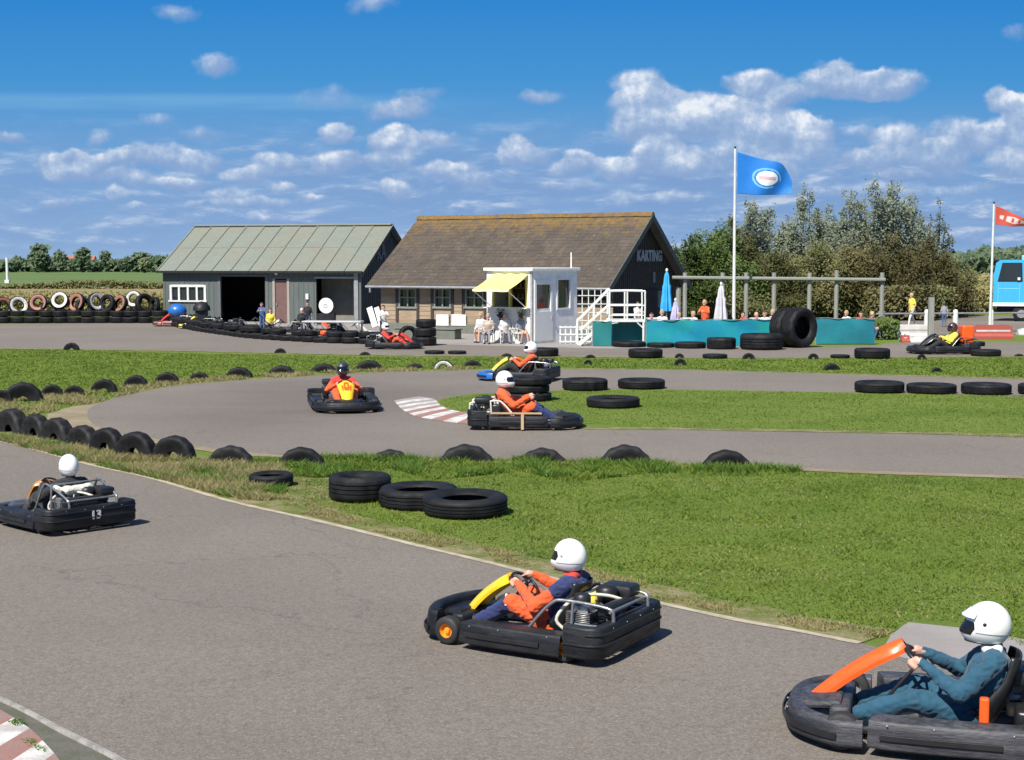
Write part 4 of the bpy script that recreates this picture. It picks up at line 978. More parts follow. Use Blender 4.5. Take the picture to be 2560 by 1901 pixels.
# ---- barriers and right-hand fence
M_BARW = mat('white_barrier_plastic', (.58, .57, .55), .5, col2=(.42, .40, .39), c2amt=.6)
M_BARR = mat('red_barrier_plastic', (.38, .075, .055), .5, col2=(.30, .09, .07), c2amt=.6)
def barrier(x0, x1, yb, hpx, m, label, m2=None):
    a, b = G(x0, yb), G(x1, yb); s = ppm(a); r = empty('barrier_block', a, math.atan2(b.y-a.y, b.x-a.x)); tag(r, label, 'barrier', 'plastic track barriers at the right')
    L = (b-a).length; h = hpx/s
    M0 = Matrix(((0, 0, 1, 0), (1, 0, 0, 0), (0, 1, 0, 0), (0, 0, 0, 1)))
    MB().prism([(0, 0), (.5, 0), (.5, h*.25), (.36, h*.45), (.34, h), (.16, h), (.14, h*.45), (0, h*.25)], 0, L, M=M0).build('body', m, r)
    MB().box(.1, L-.1, .145, .158, h*.52, h*.72).build('stripe', m2 or M_BARW, r)
    MB().box(.15, L-.15, .2, .3, h, h+.05).build('handle', m, r)
barrier(2244, 2330, 849, 34, M_BARW, 'long white plastic barrier behind the far right kart', mat('grey_stripe', (.40, .33, .31), .6))
barrier(2437, 2534, 850, 34, M_BARR, 'long red plastic barrier right of the far right kart')
barrier(2256, 2276, 857, 18, M_BARR, 'small red block at the left end of the white barrier')
barrier(2277, 2335, 857, 12, M_BARW, 'low white kerb block in front of the white barrier', M_BARW)
barrier(2548, 2640, 838, 14, M_BARW, 'low white kerb block at the right picture edge', M_BARW)
fn = empty('pipe_fence', (0, 0, 0)); tag(fn, 'pipe rail fence with fat white posts in front of the car park', 'fence')
a, b = AT(2190, 785, 75.5), AT(2660, 782, 77.5)
MB().tube([a, b], .045, 6).build('rail', M_POSTG, fn)
for px in (2204, 2317, 2389, 2478):
    t = (px-2190)/470; Y = 75.5+2*t; p = AT(px, 780, Y)
    MB().lathe([(0, 0), (.13, 0), (.13, p.z-.02), (.1, p.z+.1), (0, p.z+.13)], 12, 'z', (p.x, Y, 0)).build('post', M_WHITE, fn)
p = G(2326, 853); tag(MB().box(p.x-.11, p.x+.11, p.y-.1, p.y+.1, 0, 1.88).build('grey_post', M_WOODG), 'square grey timber post standing behind the far right kart', 'post')

# ---- pale blue truck
M_TRK = mat('sky_blue_truck_paint', (.045, .36, .66), .3, col2=(.06, .40, .68), c2amt=.3, coat=.5)
M_TRKL = mat('pale_turquoise_paint', (.22, .58, .66), .4)
TY0 = 86.0; pL = AT(2484, 700, TY0); tk = empty('delivery_truck', (pL.x, TY0, 0), -.33); tag(tk, 'pale blue truck with white skirt, cut off by the right picture edge', 'truck')
z = lambda py: AT(2500, py, TY0).z
zb, zs, zt = z(766), z(757), z(650); cabw = 2.35
prof = [(0, zs), (cabw, zs), (cabw, zt), (.35, zt), (.12, zt-.18), (0, zt-.9)]
Mx = Matrix(((1, 0, 0, 0), (0, 0, 1, 0), (0, 1, 0, 0), (0, 0, 0, 1)))
mb = MB(); mb.prism(prof, 0, 2.1, M=Mx); mb.build('cab', M_TRK, tk)
wz0, wz1 = z(702), z(660); mb = MB(); mb.prism([(.28, wz0), (1.5, wz0), (1.45, wz1), (.5, wz1)], -.02, .02, M=Mx); w = mb.build('window', M_GLASS, tk)
MB().prism([(.22, wz0-.06), (1.58, wz0-.06), (1.53, wz1+.06), (.46, wz1+.06)], -.012, .01, M=Mx).build('frame', M_DARK, w)
MB().prism([(-.025, wz0), (.0, wz0), (.115, zt-.22), (.095, zt-.2)], .15, 1.95, M=Mx).build('windscreen', M_GLASS, tk)
MB().rbox(1.5, 5.6, .02, 2.2, zs+.3, zt+.25, .04).build('box_body', M_TRKL, tk)
MB().rbox(-.03, 5.6, -.03, 2.13, zb, zs, .02).build('skirt', M_WHITE, tk)
mb = MB(); mb.box(.25, .27, -.01, .0, zs, wz0-.1); mb.box(1.42, 1.44, -.01, .0, zs, wz1); mb.box(.3, 1.4, -.012, 0, z(722)-.02, z(722)+.02); mb.build('door_seam', M_TRKL, tk)
MB().rbox(1.3, 1.45, -.12, -.01, z(701), z(694), .02).build('mirror', M_WHITE, tk)
MB().box(-.06, .0, .1, 2.0, .45, .75).build('bumper', M_POSTG, tk); MB().box(.2, 5.5, .3, 1.8, .45, zb).build('underframe', M_DARK, tk)
def wheel(parent, x, y, r, w, mt=None, mr=None, nm='wheel', side=1):
    e = MB().lathe([(r*.55, -w/2), (r*.9, -w/2), (r, -w/2+.03*r), (r, w/2-.03*r), (r*.9, w/2), (r*.55, w/2)], 24, 'y', (x, y, r), closed=True).build(nm, mt or M_RUB, parent, smooth=40)
    MB().lathe([(0, -w*.25), (r*.2, -w*.32), (r*.5, -w*.2), (r*.56, -w*.45), (r*.56, w*.45), (r*.5, w*.2), (r*.2, w*.32), (0, w*.25)], 20, 'y', (x, y, r)).build('rim', mr or M_POSTG, e, smooth=40)
    return e
for x in (1.55, 4.6):
    for y in (.2, 1.9): wheel(tk, x, y, .48, .28)

# ---- far house, pole and cars in the distance
hz = empty('far_farmhouse', (AT(178, 665, 620).x, 620, .03)); tag(hz, 'tiny red-roofed farmhouse at the foot of the far tree line', 'house')
MB().box(-8, 8, 0, 8, 0, 2.6).build('wall', M_WHITE, hz); MB().prism([(-.5, 2.5), (8.5, 2.5), (4, 6.0)], -9, 9, M=Matrix(((0, 0, 1, 0), (1, 0, 0, 0), (0, 1, 0, 0), (0, 0, 0, 1)))).build('roof', M_TR, hz)
h2 = empty('far_white_shed', (AT(213, 665, 610).x, 610, .03)); tag(h2, 'tiny white shed just right of the red-roofed farmhouse', 'shed')
MB().box(-2, 2, 0, 4, 0, 2.6).build('wall', M_WHITE, h2); MB().prism([(-.2, 2.5), (4.2, 2.5), (2, 4)], -2.3, 2.3, M=Matrix(((0, 0, 1, 0), (1, 0, 0, 0), (0, 1, 0, 0), (0, 0, 0, 1)))).build('roof', M_WHITE, h2)
p = AT(17, 645, 240); e = empty('field_pole', (p.x, 240, .03)); tag(e, 'thin white pole standing in the meadow at the left edge', 'pole')
MB().tube([(0, 0, 0), (0, 0, p.z)], .22, 8).build('shaft', M_WHITE, e); MB().box(-.35, .35, -.35, .35, 0, .5).build('base', M_WHITE, e)
p = G(1010, 868)
# ================================================================ KARTS AND PEOPLE
def V(*a): return Vector(a)
M_BLK = mat('scuffed_black_plastic', (.007, .008, .010), .5, col2=(.034, .036, .040), c2amt=.7, spec=.3, fine=.5, vscale=3.5, stretch=(.6, .6, 4), bump=.12, bscale=18)
M_SCUF = mat('grey_scuffed_plastic', (.030, .031, .037), .5, col2=(.105, .105, .115), c2amt=.8, vscale=3., stretch=(.5, .5, 5), bump=.25, bscale=22, spec=.3, fine=.6)
M_BLKS = mat('satin_black', (.012, .012, .013), .4, col2=(.025, .025, .027))
M_STEEL = mat('grey_steel_tube', (.38, .39, .40), .35, metal=.75, col2=(.24, .24, .25), c2amt=.6, vscale=8)
M_ALU = mat('cast_aluminium', (.42, .42, .42), .4, metal=.8, col2=(.12, .12, .12), c2amt=.8, vscale=14)
M_SKIN = mat('skin', (.56, .30, .22), .55, col2=(.60, .34, .26), c2amt=.5, vscale=20)
M_SLICK = mat('slick_tyre', (.016, .016, .017), .7, col2=(.035, .034, .033), vscale=9)
M_HELM = mat('white_helmet_shell', (.80, .80, .78), .22, col2=(.74, .74, .71), c2amt=.4, coat=.6)
M_VIS = mat('dark_visor', (.012, .012, .014), .12)
def cloth_mat(name, col, k=.72):
    return mat(name, col, .85, col2=tuple(c*k for c in col), c2amt=.8, vscale=5, bump=.25, bscale=11, sheen=.15)
CL_OR = cloth_mat('orange_suit', (.74, .105, .022)); CL_NAVY = cloth_mat('navy_suit', (.018, .030, .115)); CL_TEAL = cloth_mat('petrol_suit', (.014, .078, .130)); CL_BLK = cloth_mat('black_suit', (.016, .018, .022))
CL_RED = cloth_mat('red_suit', (.60, .045, .028)); CL_YEL = cloth_mat('yellow_shirt', (.80, .66, .08)); CL_WHT = cloth_mat('white_cloth', (.66, .66, .64), .85); CL_GRY = cloth_mat('grey_cloth', (.26, .28, .33)); CL_BEI = cloth_mat('beige_cloth', (.50, .42, .35)); CL_BLUE = cloth_mat('blue_cloth', (.06, .12, .26)); CL_PINK = cloth_mat('pink_cloth', (.55, .25, .26)); CL_WBL = cloth_mat('pale_blue_stripe', (.45, .48, .62))
M_HAIRB = mat('brown_hair', (.06, .035, .02), .7); M_HAIRL = mat('fair_hair', (.42, .33, .17), .7); M_SHOE = mat('dark_shoe', (.02, .02, .02), .6); M_SHOEW = mat('pale_shoe', (.5, .5, .48), .6)
def rsec(a0, a1, b0, b1, r=.03, slope=0.):
    return [(a0+r, b0), (a1-r, b0), (a1-.3*r, b0+.3*r), (a1, b0+r), (a1-slope, b1-r), (a1-slope-.3*r, b1-.3*r), (a1-slope-r, b1), (a0+r, b1), (a0+.3*r, b1-.3*r), (a0, b1-r), (a0, b0+r), (a0+.3*r, b0+.3*r)]
def capsule(mb, p0, p1, r0, r1, flat=None, n=14):
    p0, p1 = Vector(p0), Vector(p1); d = p1-p0; L = d.length
    if L < 1e-6: d = Vector((0, 0, 1)); L = 1e-6
    d.normalize(); a = (flat[0]-d*flat[0].dot(d)).normalized() if flat else d.orthogonal().normalized(); b = d.cross(a); f = flat[1] if flat else 1.
    rows = []
    for i in range(5):
        t = -math.pi/2+i*math.pi/8 if i < 4 else 0
        rows.append((p0+d*r0*math.sin(t), r0*math.cos(t)))
    for i in range(5):
        t = i*math.pi/8; rows.append((p1+d*r1*math.sin(t), r1*math.cos(t)))
    mb.grid([[c+(a*math.cos(2*math.pi*k/n)*f+b*math.sin(2*math.pi*k/n))*max(r, 1e-4) for k in range(n)] for c, r in rows], closed_u=True)
def fuse(prims, voxel, mats, name, parent, smooth=5, folds=0., seed=0.):
    "tapered limbs melted into one continuous skin; prims = (p0, p1, r0, r1, material, flat)"
    mb = MB()
    for q in prims: capsule(mb, q[0], q[1], q[2], q[3], q[5] if len(q) > 5 else None)
    o = bpy.data.objects.new('tmp', mb.mesh('tmp', mats)); C.objects.link(o)
    m = o.modifiers.new('r', 'REMESH'); m.mode = 'VOXEL'; m.voxel_size = voxel; m.use_smooth_shade = True
    s = o.modifiers.new('s', 'SMOOTH'); s.iterations = smooth; s.factor = .5
    dg = bpy.context.evaluated_depsgraph_get(); me = bpy.data.meshes.new_from_object(o.evaluated_get(dg)); bpy.data.objects.remove(o)
    me.name = name; me.materials.clear()
    for x in mats: me.materials.append(x)
    n = len(me.vertices); co = np.empty(n*3); me.vertices.foreach_get('co', co); co = co.reshape(-1, 3)
    if folds:
        no = np.empty(n*3); me.vertices.foreach_get('normal', no); no = no.reshape(-1, 3)
        dd = np.array([mnoise.noise(Vector((c[0]*8+seed, c[1]*8, c[2]*12)))+.9*(.5-abs(mnoise.noise(Vector((c[0]*17+4*c[2], c[1]*17+seed, c[2]*24)))))*2-.4+.10*mnoise.noise(Vector((c[0]*45, c[1]*45+seed, c[2]*45))) for c in co])
        co += no*(dd*folds)[:, None]; me.vertices.foreach_set('co', co.ravel())
    if len(mats) > 1:
        nf = len(me.polygons); ce = np.empty(nf*3); me.polygons.foreach_get('center', ce); ce = ce.reshape(-1, 3)
        best = np.full(nf, 1e9); mi = np.zeros(nf, int)
        for q in prims:
            a = np.array(q[0]); b = np.array(q[1]); d = b-a; L = max(1e-9, d @ d)
            t = np.clip(((ce-a) @ d)/L, 0, 1); ds = np.linalg.norm(ce-a-t[:, None]*d, axis=1)/(q[2]+(q[3]-q[2])*t)
            if len(q) > 5 and q[5]: ds = ds/max(1., q[5][1]*.9)
            k = ds < best; best[k] = ds[k]; mi[k] = q[4]
        me.polygons.foreach_set('material_index', mi.astype(np.int32))
    me.polygons.foreach_set('use_smooth', [True]*len(me.polygons)); me.update()
    r = bpy.data.objects.new(name, me); C.objects.link(r); r.parent = parent; return r
def helmet(parent, c, yaw, shell, style='full', tilt=0., s=1., stripe=None):
    M = Matrix.Translation(Vector(c)) @ Matrix.Rotation(yaw, 4, 'Z') @ Matrix.Rotation(tilt, 4, 'Y')
    def hp(th, ph, k=1.):
        x, y, z = math.sin(ph)*math.cos(th)*.150, math.sin(ph)*math.sin(th)*.121, math.cos(ph)*.154
        f = max(0., math.cos(th))**1.5; lo = max(0., min(1., (-z+.02)/.09)); lo = lo*lo*(3-2*lo)
        x += .042*f*lo; 
        if z < -.06: y *= 1-.10*min(1, (-z-.06)/.08)
        return M @ (Vector((x, y, max(z, -.138)))*s*k)
    n = 36; mb = MB(); phs = [math.pi*i/20*.98 for i in range(17)]
    rows = [[hp(2*math.pi*k/n, ph) for k in range(n)] for ph in phs]; rows.append([hp(2*math.pi*k/n, 2.45, .80) for k in range(n)]); mb.grid(rows, closed_u=True)
    if stripe:
        for i, f in enumerate(mb.f):
            r = i//n; k = i % n
            if 4 <= r <= 6 and 3 < k < 33 and (k % 5) < 3: mb.mi[i] = 1
    h = mb.build('helmet', [shell]+([stripe] if stripe else []), parent, smooth=60)
    mb = MB(); mb.tube([hp(2*math.pi*k/n, 2.44, 1.0) for k in range(n)], .007*s, 6, closed=True); mb.build('rim_trim', M_BLKS, h, smooth=60)
    for sg in (1, -1): MB().ball(hp(sg*1.36, 1.45, 1.0), (.013*s, .006*s, .013*s), 10).build('visor_hinge', M_BLKS if style == 'open' else M_POSTG, h)
    mb = MB(); mb.tube([hp(2*math.pi*k/n, 1.86, 1.002) for k in range(6, n-5)], .0028*s, 5); mb.build('shell_seam', M_POSTG, h)
    mb = MB(); rows = []
    p0, p1 = (1.22, 1.74) if style != 'open' else (1.42, 2.0)
    for i in range(7):
        ph = p0+(p1-p0)*i/6; wdt = (1.12 if style != 'open' else .98)*(1-.12*abs(i-3)/3); rows.append([hp(-wdt+2*wdt*k/16, ph, 1.012) for k in range(17)])
    mb.grid(rows); mb.build('visor', M_VIS, h, smooth=60)
    if style == 'open':
        mb = MB(); rows = []
        for i in range(5):
            ph = .85+.42*i/4; rows.append([hp(-.95+1.9*k/14, ph, 1.05+.16*(i/4)**2) for k in range(15)])
        mb.grid(rows); mb.grid([[p+Vector((0, 0, -.006)) for p in r] for r in rows]); mb.build('peak', shell, h, smooth=60)
    return h
WC = V(.10, 0, .51); WA = V(-.62, 0, .78).normalized(); WR = .145
def hand_on_rim(pr, side, ang, mi=0):
    yv = V(0, 1, 0); up = WA.cross(yv).normalized()
    if up.x < 0: up = -up
    O = (yv*side*math.cos(ang)+up*math.sin(ang)).normalized(); T = WA.cross(O).normalized(); c = WC+O*WR
    if T.dot(up) < 0: T = -T
    wr = c+WA*.055+O*.020-T*.045
    pr.append((wr, c+WA*.034+O*.012, .024, .030, mi, (T, 1.35)))
    for i, (ln, q) in enumerate(((.95, -1.5), (1.08, -.5), (1.0, .5), (.82, 1.5))):
        t = T*(q*.0195); a = c+WA*.030*ln+O*.026+t; b = c-WA*.006+O*.034*ln+t*1.05; d = c-WA*.030*ln+O*.006+t
        pr.append((a, b, .0105, .0098, mi)); pr.append((b, d, .0098, .0085, mi))
    pr.append((wr+T*.03-O*.018, c+WA*.022-O*.020+T*.030, .0125, .011, mi)); pr.append((c+WA*.022-O*.020+T*.030, c-WA*.008-O*.020+T*.045, .011, .0095, mi))
    return wr
def driver(loc, rz, sc, label, top, arm, leg, shin, shell, hyaw=0., vox=.012, style='full', lean=0., tilt=0., shoe=None, gloves=None, collar=None, stripe=None, group='kart drivers', shellstripe=None, armang=(.15, .15), kz=.375):
    r = empty('person', loc, rz, sc); tag(r, label, 'person', group)
    L = lambda p: Vector((p[0]+lean*max(0, p[2]-.2), p[1], p[2]))
    hip = V(-.27, 0, .19); ch = L((-.41, 0, .50)); body = []; hands = []
    for s, aa in ((1, armang[0]), (-1, armang[1])):
        wr = hand_on_rim(hands, s, aa, 0)
        sh = L((-.42, .185*s, .585)); el = V(-.20, .345*s, .40)+V(lean*.15, 0, 0)
        body.append((sh, sh.lerp(el, .38), .078, .073, -1)); body.append((sh.lerp(el, .40), el, .072, .064, arm)); body.append((el, wr, .062, .038, arm))
    arms = list(body)
    fk = 1.18
    torso = [(hip, V(-.34, 0, .34), .145, .150, 0, (V(0, 1, 0), 1.28)), (V(-.34, 0, .34), ch, .150, .155, 0, (V(0, 1, 0), 1.35)), (L((-.425, .13, .58)), L((-.425, -.13, .58)), .095, .095, 0), (ch, L((-.42, 0, .65)), .135, .072, 0)]
    legs = []
    for s in (1, -1):
        kn = V(.12, .205*s, kz); an = V(.50, .165*s, .155)
        legs += [(V(-.27, .10*s, .18), kn, .112, .084, 0), (kn, an, .080, .058, 1)]
    # continuous skin below the clothes, with neck, head and gripping hands
    hd = L((-.395, 0, .81)); B = [(q[0], q[1], q[2]*.72, q[3]*.72, 0) for q in torso]+[(q[0], q[1], q[2]*.6, q[3]*.72, 0) for q in arms]+[(q[0], q[1], q[2]*.75, q[3]*.75, 0) for q in legs]
    B += [(L((-.42, 0, .62)), hd, .052, .055, 0), (hd, hd+V(.01, 0, .03), .088, .088, 0), (hd+V(.07, 0, -.01), hd+V(.085, 0, -.025), .014, .016, 0)]+[q[:4]+(0,)+tuple(q[5:]) for q in hands]
    fuse(B, min(vox*.62, .0075) if vox <= .012 else vox*.7, [M_SKIN] if not gloves else [gloves], 'body', r, 2)
    fuse([q[:4]+(0,)+tuple(q[5:]) for q in torso]+[q[:4]+((0,) if q[4] == -1 else (1,)) for q in arms], vox, [top, arm], 'suit_top', r, 4, .011, loc[0])
    fuse([(q[0], q[1], q[2], q[3], q[4]) for q in legs]+[(V(-.30, .07, .20), V(-.30, -.07, .20), .12, .12, 0)], vox, [leg, shin], 'suit_trousers', r, 4, .011, loc[1])
    for s in (1, -1): fuse([(V(.50, .165*s, .13), V(.53, .165*s, .10), .044, .044, 0), (V(.53, .165*s, .10), V(.60, .165*s, .20), .042, .036, 0)], .012, [shoe or M_SHOE], 'shoe', r, 3)
    if collar: fuse([(L((-.44, .045, .655)), L((-.44, -.045, .655)), .052, .052, 0), (L((-.38, .04, .66)), L((-.38, -.04, .66)), .045, .045, 0)], .012, [collar], 'collar', r, 3)
    if stripe: 
        for s in (1, -1): MB().tube([V(.17, .205*s, .315), V(.15, .275*s, .36), V(.18, .21*s, .445), V(.21, .145*s, .37)], .012, 6).build('knee_stripe', stripe, r)
    helmet(r, hd+V(.012, 0, .02), hyaw, shell, style, tilt, 1.08, shellstripe)
    return r
def kart(loc, rz, sc, label, panel, panel_in=None, bump=None, pods=None, nose=None, rim=None, surround=True, eng=None, tank=None, hoops=True, rail=None, number=None, group='go-karts on the track', cover=None, panel_kind='tall', tube=None, hh=.50, block=None, twin=False):
    r = empty('go_kart', (loc[0], loc[1], .012), rz, sc); tag(r, label, 'go-kart', group)
    bump = bump or M_BLK; pods = pods or M_BLK; rim = rim or M_POSTG; ms = tube or M_STEEL
    mb = MB()
    for s in (1, -1): mb.tube(crom([(.88, .22*s, .08), (.6, .26*s, .07), (.35, .34*s, .06), (-.2, .36*s, .06), (-.6, .33*s, .08), (-.9, .30*s, .09)], 4), .016, 6)
    for x, y in ((.55, .27), (.1, .35), (-.35, .35), (-.8, .31)): mb.tube([(x, -y, .07), (x, y, .07)], .014, 6)
    mb.build('chassis', M_BLKS, r)
    MB().box(-.1, .82, -.27, .27, .045, .052).build('floor_tray', M_ALU, r)
    # bumpers and pods
    x0 = .46 if surround else .74; y0 = .67 if surround else .56
    path = crom([(x0, -y0, 0), (x0+.22 if surround else .84, -y0+.02, 0), (.93, -.44, 0), (1.02, -.2, 0), (1.035, 0, 0), (1.02, .2, 0), (.93, .44, 0), (x0+.22 if surround else .84, y0-.02, 0), (x0, y0, 0)], 5)
    mb = MB(); mb.sweep(path, rsec(-.14, .0, .045, .215 if surround else .29, .03, .03)); b = mb.build('front_bumper', nose or bump, r, smooth=45)
    mb = MB(); mb.sweep(path[4:-4], rsec(.001, .012, .10, .15, .004)); mb.build('rub_strip', M_BLKS, b)
    mb = MB(); mb.rbox(.62, .97, -.30, .30, .20, .262, .03, taper=lambda v: V(v.x, v.y*(1-.35*max(0, (v.x-.7)/.3)), v.z-.05*max(0, (v.x-.75)/.2))); mb.rbox(.56, .70, -.36, .36, .12, .235, .03); mb.build('nose_cowl', nose or bump, r, smooth=45)
    for s in (1, -1):
        pth = [(.43, .655, 0), (.30, .685, 0), (0, .70, 0), (-.35, .70, 0), (-.63, .695, 0)]
        if s < 0: pth = [(x, -y, 0) for x, y, _ in reversed(pth)]
        mb = MB(); mb.sweep(crom(pth, 4), rsec(-.235, 0, .055, .245, .022, .03)); q = mb.build('side_pod', pods, r, smooth=45)
        mb = MB()
        mb.sweep(crom([(x, y, 0) for x, y, _ in pth], 4)[3:-3], rsec(-.010, .009, .125, .165, .003)); mb.build('pod_groove', M_BLKS, q)
    rp = crom([(-.67, .69, 0), (-.86, .70, 0), (-.985, .66, 0), (-1.03, .52, 0), (-1.03, 0, 0), (-1.03, -.52, 0), (-.985, -.66, 0), (-.86, -.70, 0), (-.67, -.69, 0)], 5)
    mb = MB(); mb.sweep(rp, rsec(-.11, 0, .070, .355, .022)); rb = mb.build('rear_bumper', bump, r, smooth=45)
    mb = MB(); mb.sweep(rp, rsec(-.05, .014, .19, .205, .003)); mb.sweep(rp[6:-6], rsec(-.05, .012, .285, .297, .003)); mb.build('moulding', M_BLKS, rb)
    if number: text_obj(number, .165, .004, M_TW, 'race_number', rb, (-1.038, -.02, .225), (R(90), 0, R(-90)), 1., .006)
    bo = MB()   # bolt heads along the bumpers and pods
    for y in (-.42, -.14, .14, .42): bo.ball((-1.032, y, .315), .007, 6)
    for x in (-.50, .0, .30):
        for s in (1, -1): bo.ball((x, .672*s, .222), .007, 6)
    for y in (-.22, 0, .22): bo.ball((1.018 if abs(y) < .1 else 1.0, y, .165), .007, 6)
    tag(bo.build('bolts', M_POSTG, r), kind='stuff')
    mb = MB()
    for s in (1, -1):   # tie rods, brake disc and side bar between the wheels
        mb.tube([(.60, .06*s, .13), (.60, .47*s, .13)], .009, 6); mb.tube([(.58, .47*s, .05), (.62, .45*s, .21)], .018, 6)
    mb.tube([(.30, 0, .10), (.58, .06, .13)], .008, 6); mb.build('steering_linkage', ms, r)
    mb = MB(); mb.lathe([(0, -.004), (.085, -.004), (.085, .004), (0, .004)], 20, 'y', (-.64, .26, .138)); mb.build('brake_disc', M_ALU, r)
    mb = MB(); mb.lathe([(.04, -.006), (.095, -.006), (.095, .006), (.04, .006)], 24, 'y', (-.64, -.14, .138), closed=True); mb.tube([(-.64, -.14, .235), (-.50, -.16, .22)], .008, 4); mb.build('sprocket', M_BLKS, r)
    # wheels
    for x, y, rad, w in ((.60, .545, .128, .12), (.60, -.545, .128, .12), (-.64, .53, .138, .19), (-.64, -.53, .138, .19)):
        e = MB().lathe([(rad*.52, -w/2), (rad*.86, -w/2), (rad*.97, -w*.40), (rad, -w*.3), (rad, w*.3), (rad*.97, w*.40), (rad*.86, w/2), (rad*.52, w/2)], 28, 'y', (x, y, rad), closed=True).build('wheel', M_SLICK, r, smooth=50)
        MB().lathe([(0, -w*.2), (rad*.2, -w*.25), (rad*.24, -w*.12), (rad*.44, -w*.12), (rad*.5, -w*.46), (rad*.55, -w*.46), (rad*.55, w*.46), (rad*.5, w*.46), (rad*.44, w*.12), (rad*.24, w*.12), (rad*.2, w*.38), (0, w*.40)], 20, 'y', (x, y, rad)).build('rim', rim, e, smooth=40)
    MB().tube([(-.64, -.5, .138), (-.64, .5, .138)], .02, 8).build('rear_axle', M_ALU, r)
    # seat
    st = crom([(-.02, 0, .17), (-.10, 0, .10), (-.25, 0, .075), (-.38, 0, .12), (-.48, 0, .30), (-.545, 0, .50), (-.57, 0, .60)], 3); rows = []
    for i, p in enumerate(st):
        d = (st[min(i+1, len(st)-1)]-st[max(0, i-1)]).normalized(); nn = V(0, 1, 0).cross(d).normalized()
        if nn.z < -.01 or (nn.x < 0 and abs(nn.z) < .3): nn = -nn
        t = i/(len(st)-1); hw = .17+.05*math.sin(t*math.pi); sd = .15*math.sin(min(1, t*1.3)*math.pi*.9)+.03
        rows.append([p+V(0, hw*math.sin(u*1.45), 0)+nn*sd*abs(u)**3 for u in [(-1+2*k/12) for k in range(13)]])
    mb = MB(); mb.grid(rows); se = mb.build('seat', M_BLKS, r, smooth=60); q = se.modifiers.new('t', 'SOLIDIFY'); q.thickness = .012
    # steering
    sw_ = MB(); yv = V(0, 1, 0); up = WA.cross(yv).normalized(); sw_.tube([WC+(yv*math.cos(a)+up*math.sin(a))*WR for a in [2*math.pi*k/24 for k in range(24)]], .014, 8, closed=True)
    for a in (0, math.pi, math.pi*1.5 if up.z < 0 else math.pi*.5): sw_.tube([WC, WC+(yv*math.cos(a)+up*math.sin(a))*WR], .010, 6)
    sw_.ball(WC, (.04, .04, .04), 8); w_ = sw_.build('steering_wheel', M_BLKS, r, smooth=60)
    MB().tube([WC, WC-WA*.40], .013, 8).build('steering_column', M_BLKS, r)
    # front panel rising to the wheel
    if panel_kind != 'none':
        a, b = (V(.74, 0, .20), V(.27, 0, .60)) if panel_kind == 'tall' else (V(.86, 0, .22), V(.24, 0, .66)); ax = (b-a).normalized(); nn = V(0, 1, 0).cross(ax).normalized()
        if nn.x < 0: nn = -nn
        rows = []; back = []
        for i in range(13):
            t = i/12; hw = (.075+.075*t**1.3) if t < .86 else (.142-.07*((t-.86)/.14)**2); hw *= 1.15
            p = a+(b-a)*t+nn*.03*math.sin(t*math.pi); rows.append([p+V(0, hw*u*(1.12 if panel_kind == 'tall' else .58), 0)-nn*.065*abs(u)**3 for u in (-1, -.92, -.75, -.4, 0, .4, .75, .92, 1)])
            back.append([q-nn*.03 for q in rows[-1]])
        mb = MB(); mb.grid(rows); mb.grid(back); mb.grid([[r0[0] for r0 in rows], [r0[0] for r0 in back]]); mb.grid([[r0[-1] for r0 in rows], [r0[-1] for r0 in back]]); mb.grid([rows[0], back[0]]); mb.grid([rows[-1], back[-1]])
        pn = mb.build('front_panel', panel, r, smooth=50)
        if panel_in:
            mb = MB(); rows2 = []
            for i in range(6, 12):
                t = i/12; p = a+(b-a)*t+nn*(.03*math.sin(t*math.pi)+.003); hw = .105*(1-.25*abs(i-8.5)/3); rows2.append([p+V(0, hw*u, 0)-nn*.035*u*u*.5 for u in (-1, -.5, 0, .5, 1)])
            mb.grid(rows2); mb.build('panel_patch', panel_in, pn)
            text_obj('5', .10, .002, panel, 'panel_number', pn, a+(b-a)*.70+nn*.036, (nn.to_track_quat('Z', 'Y').to_euler()), 1., .004)
    # pedals
    for s in (1, -1): mb = MB(); mb.tube([(.72, .15*s, .07), (.70, .15*s, .22)], .009, 6); mb.tube([(.70, .11*s, .22), (.70, .19*s, .22)], .011, 6); mb.build('pedal', ms, r)
    # engine group behind the seat
    ym = -.30
    e = MB(); e.rbox(-.78, -.48, ym-.13, ym+.12, .10, .27, .02); e.lathe([(0, -.1), (.10, -.1), (.10, .1), (0, .1)], 16, 'y', (-.62, ym, .27)); e.lathe([(0, 0), (.045, 0), (.045, .06), (0, .06)], 10, 'y', (-.62, ym+.10, .25)); e = e.build('engine', M_ALU, r, smooth=40)
    mb = MB()
    for i in range(9): mb.rbox(-.74, -.54, ym-.09, ym+.09, .275+i*.018, .283+i*.018, .003, 1)
    mb.rbox(-.71, -.57, ym-.06, ym+.06, .43, .47, .012); mb.build('cylinder_head', M_BLKS, e)
    MB().rbox(-.66, -.40, ym+.12, ym+.34, .38, .49, .03).build('air_box', eng or M_YELP, e, smooth=45)
    mb = MB(); mb.lathe([(0, -.22), (.05, -.21), (.058, -.19), (.058, .19), (.05, .21), (0, .22)], 16, 'y', (-.86, .06, .40)); mb.tube(crom([(-.62, ym, .20), (-.80, ym+.05, .24), (-.86, ym+.10, .38)], 4), .022, 8); mb.build('exhaust', M_STEEL, e, smooth=50)
    mb = MB(); mb.rbox(-.80, -.52, .10, .36, .10, .30, .03); mb.lathe([(0, 0), (.05, 0), (.05, .03), (0, .03)], 12, 'z', (-.66, .22, .30)); mb.build('fuel_tank', tank or M_BLKS, r, smooth=45)
    mb = MB(); rr = random.Random(3)
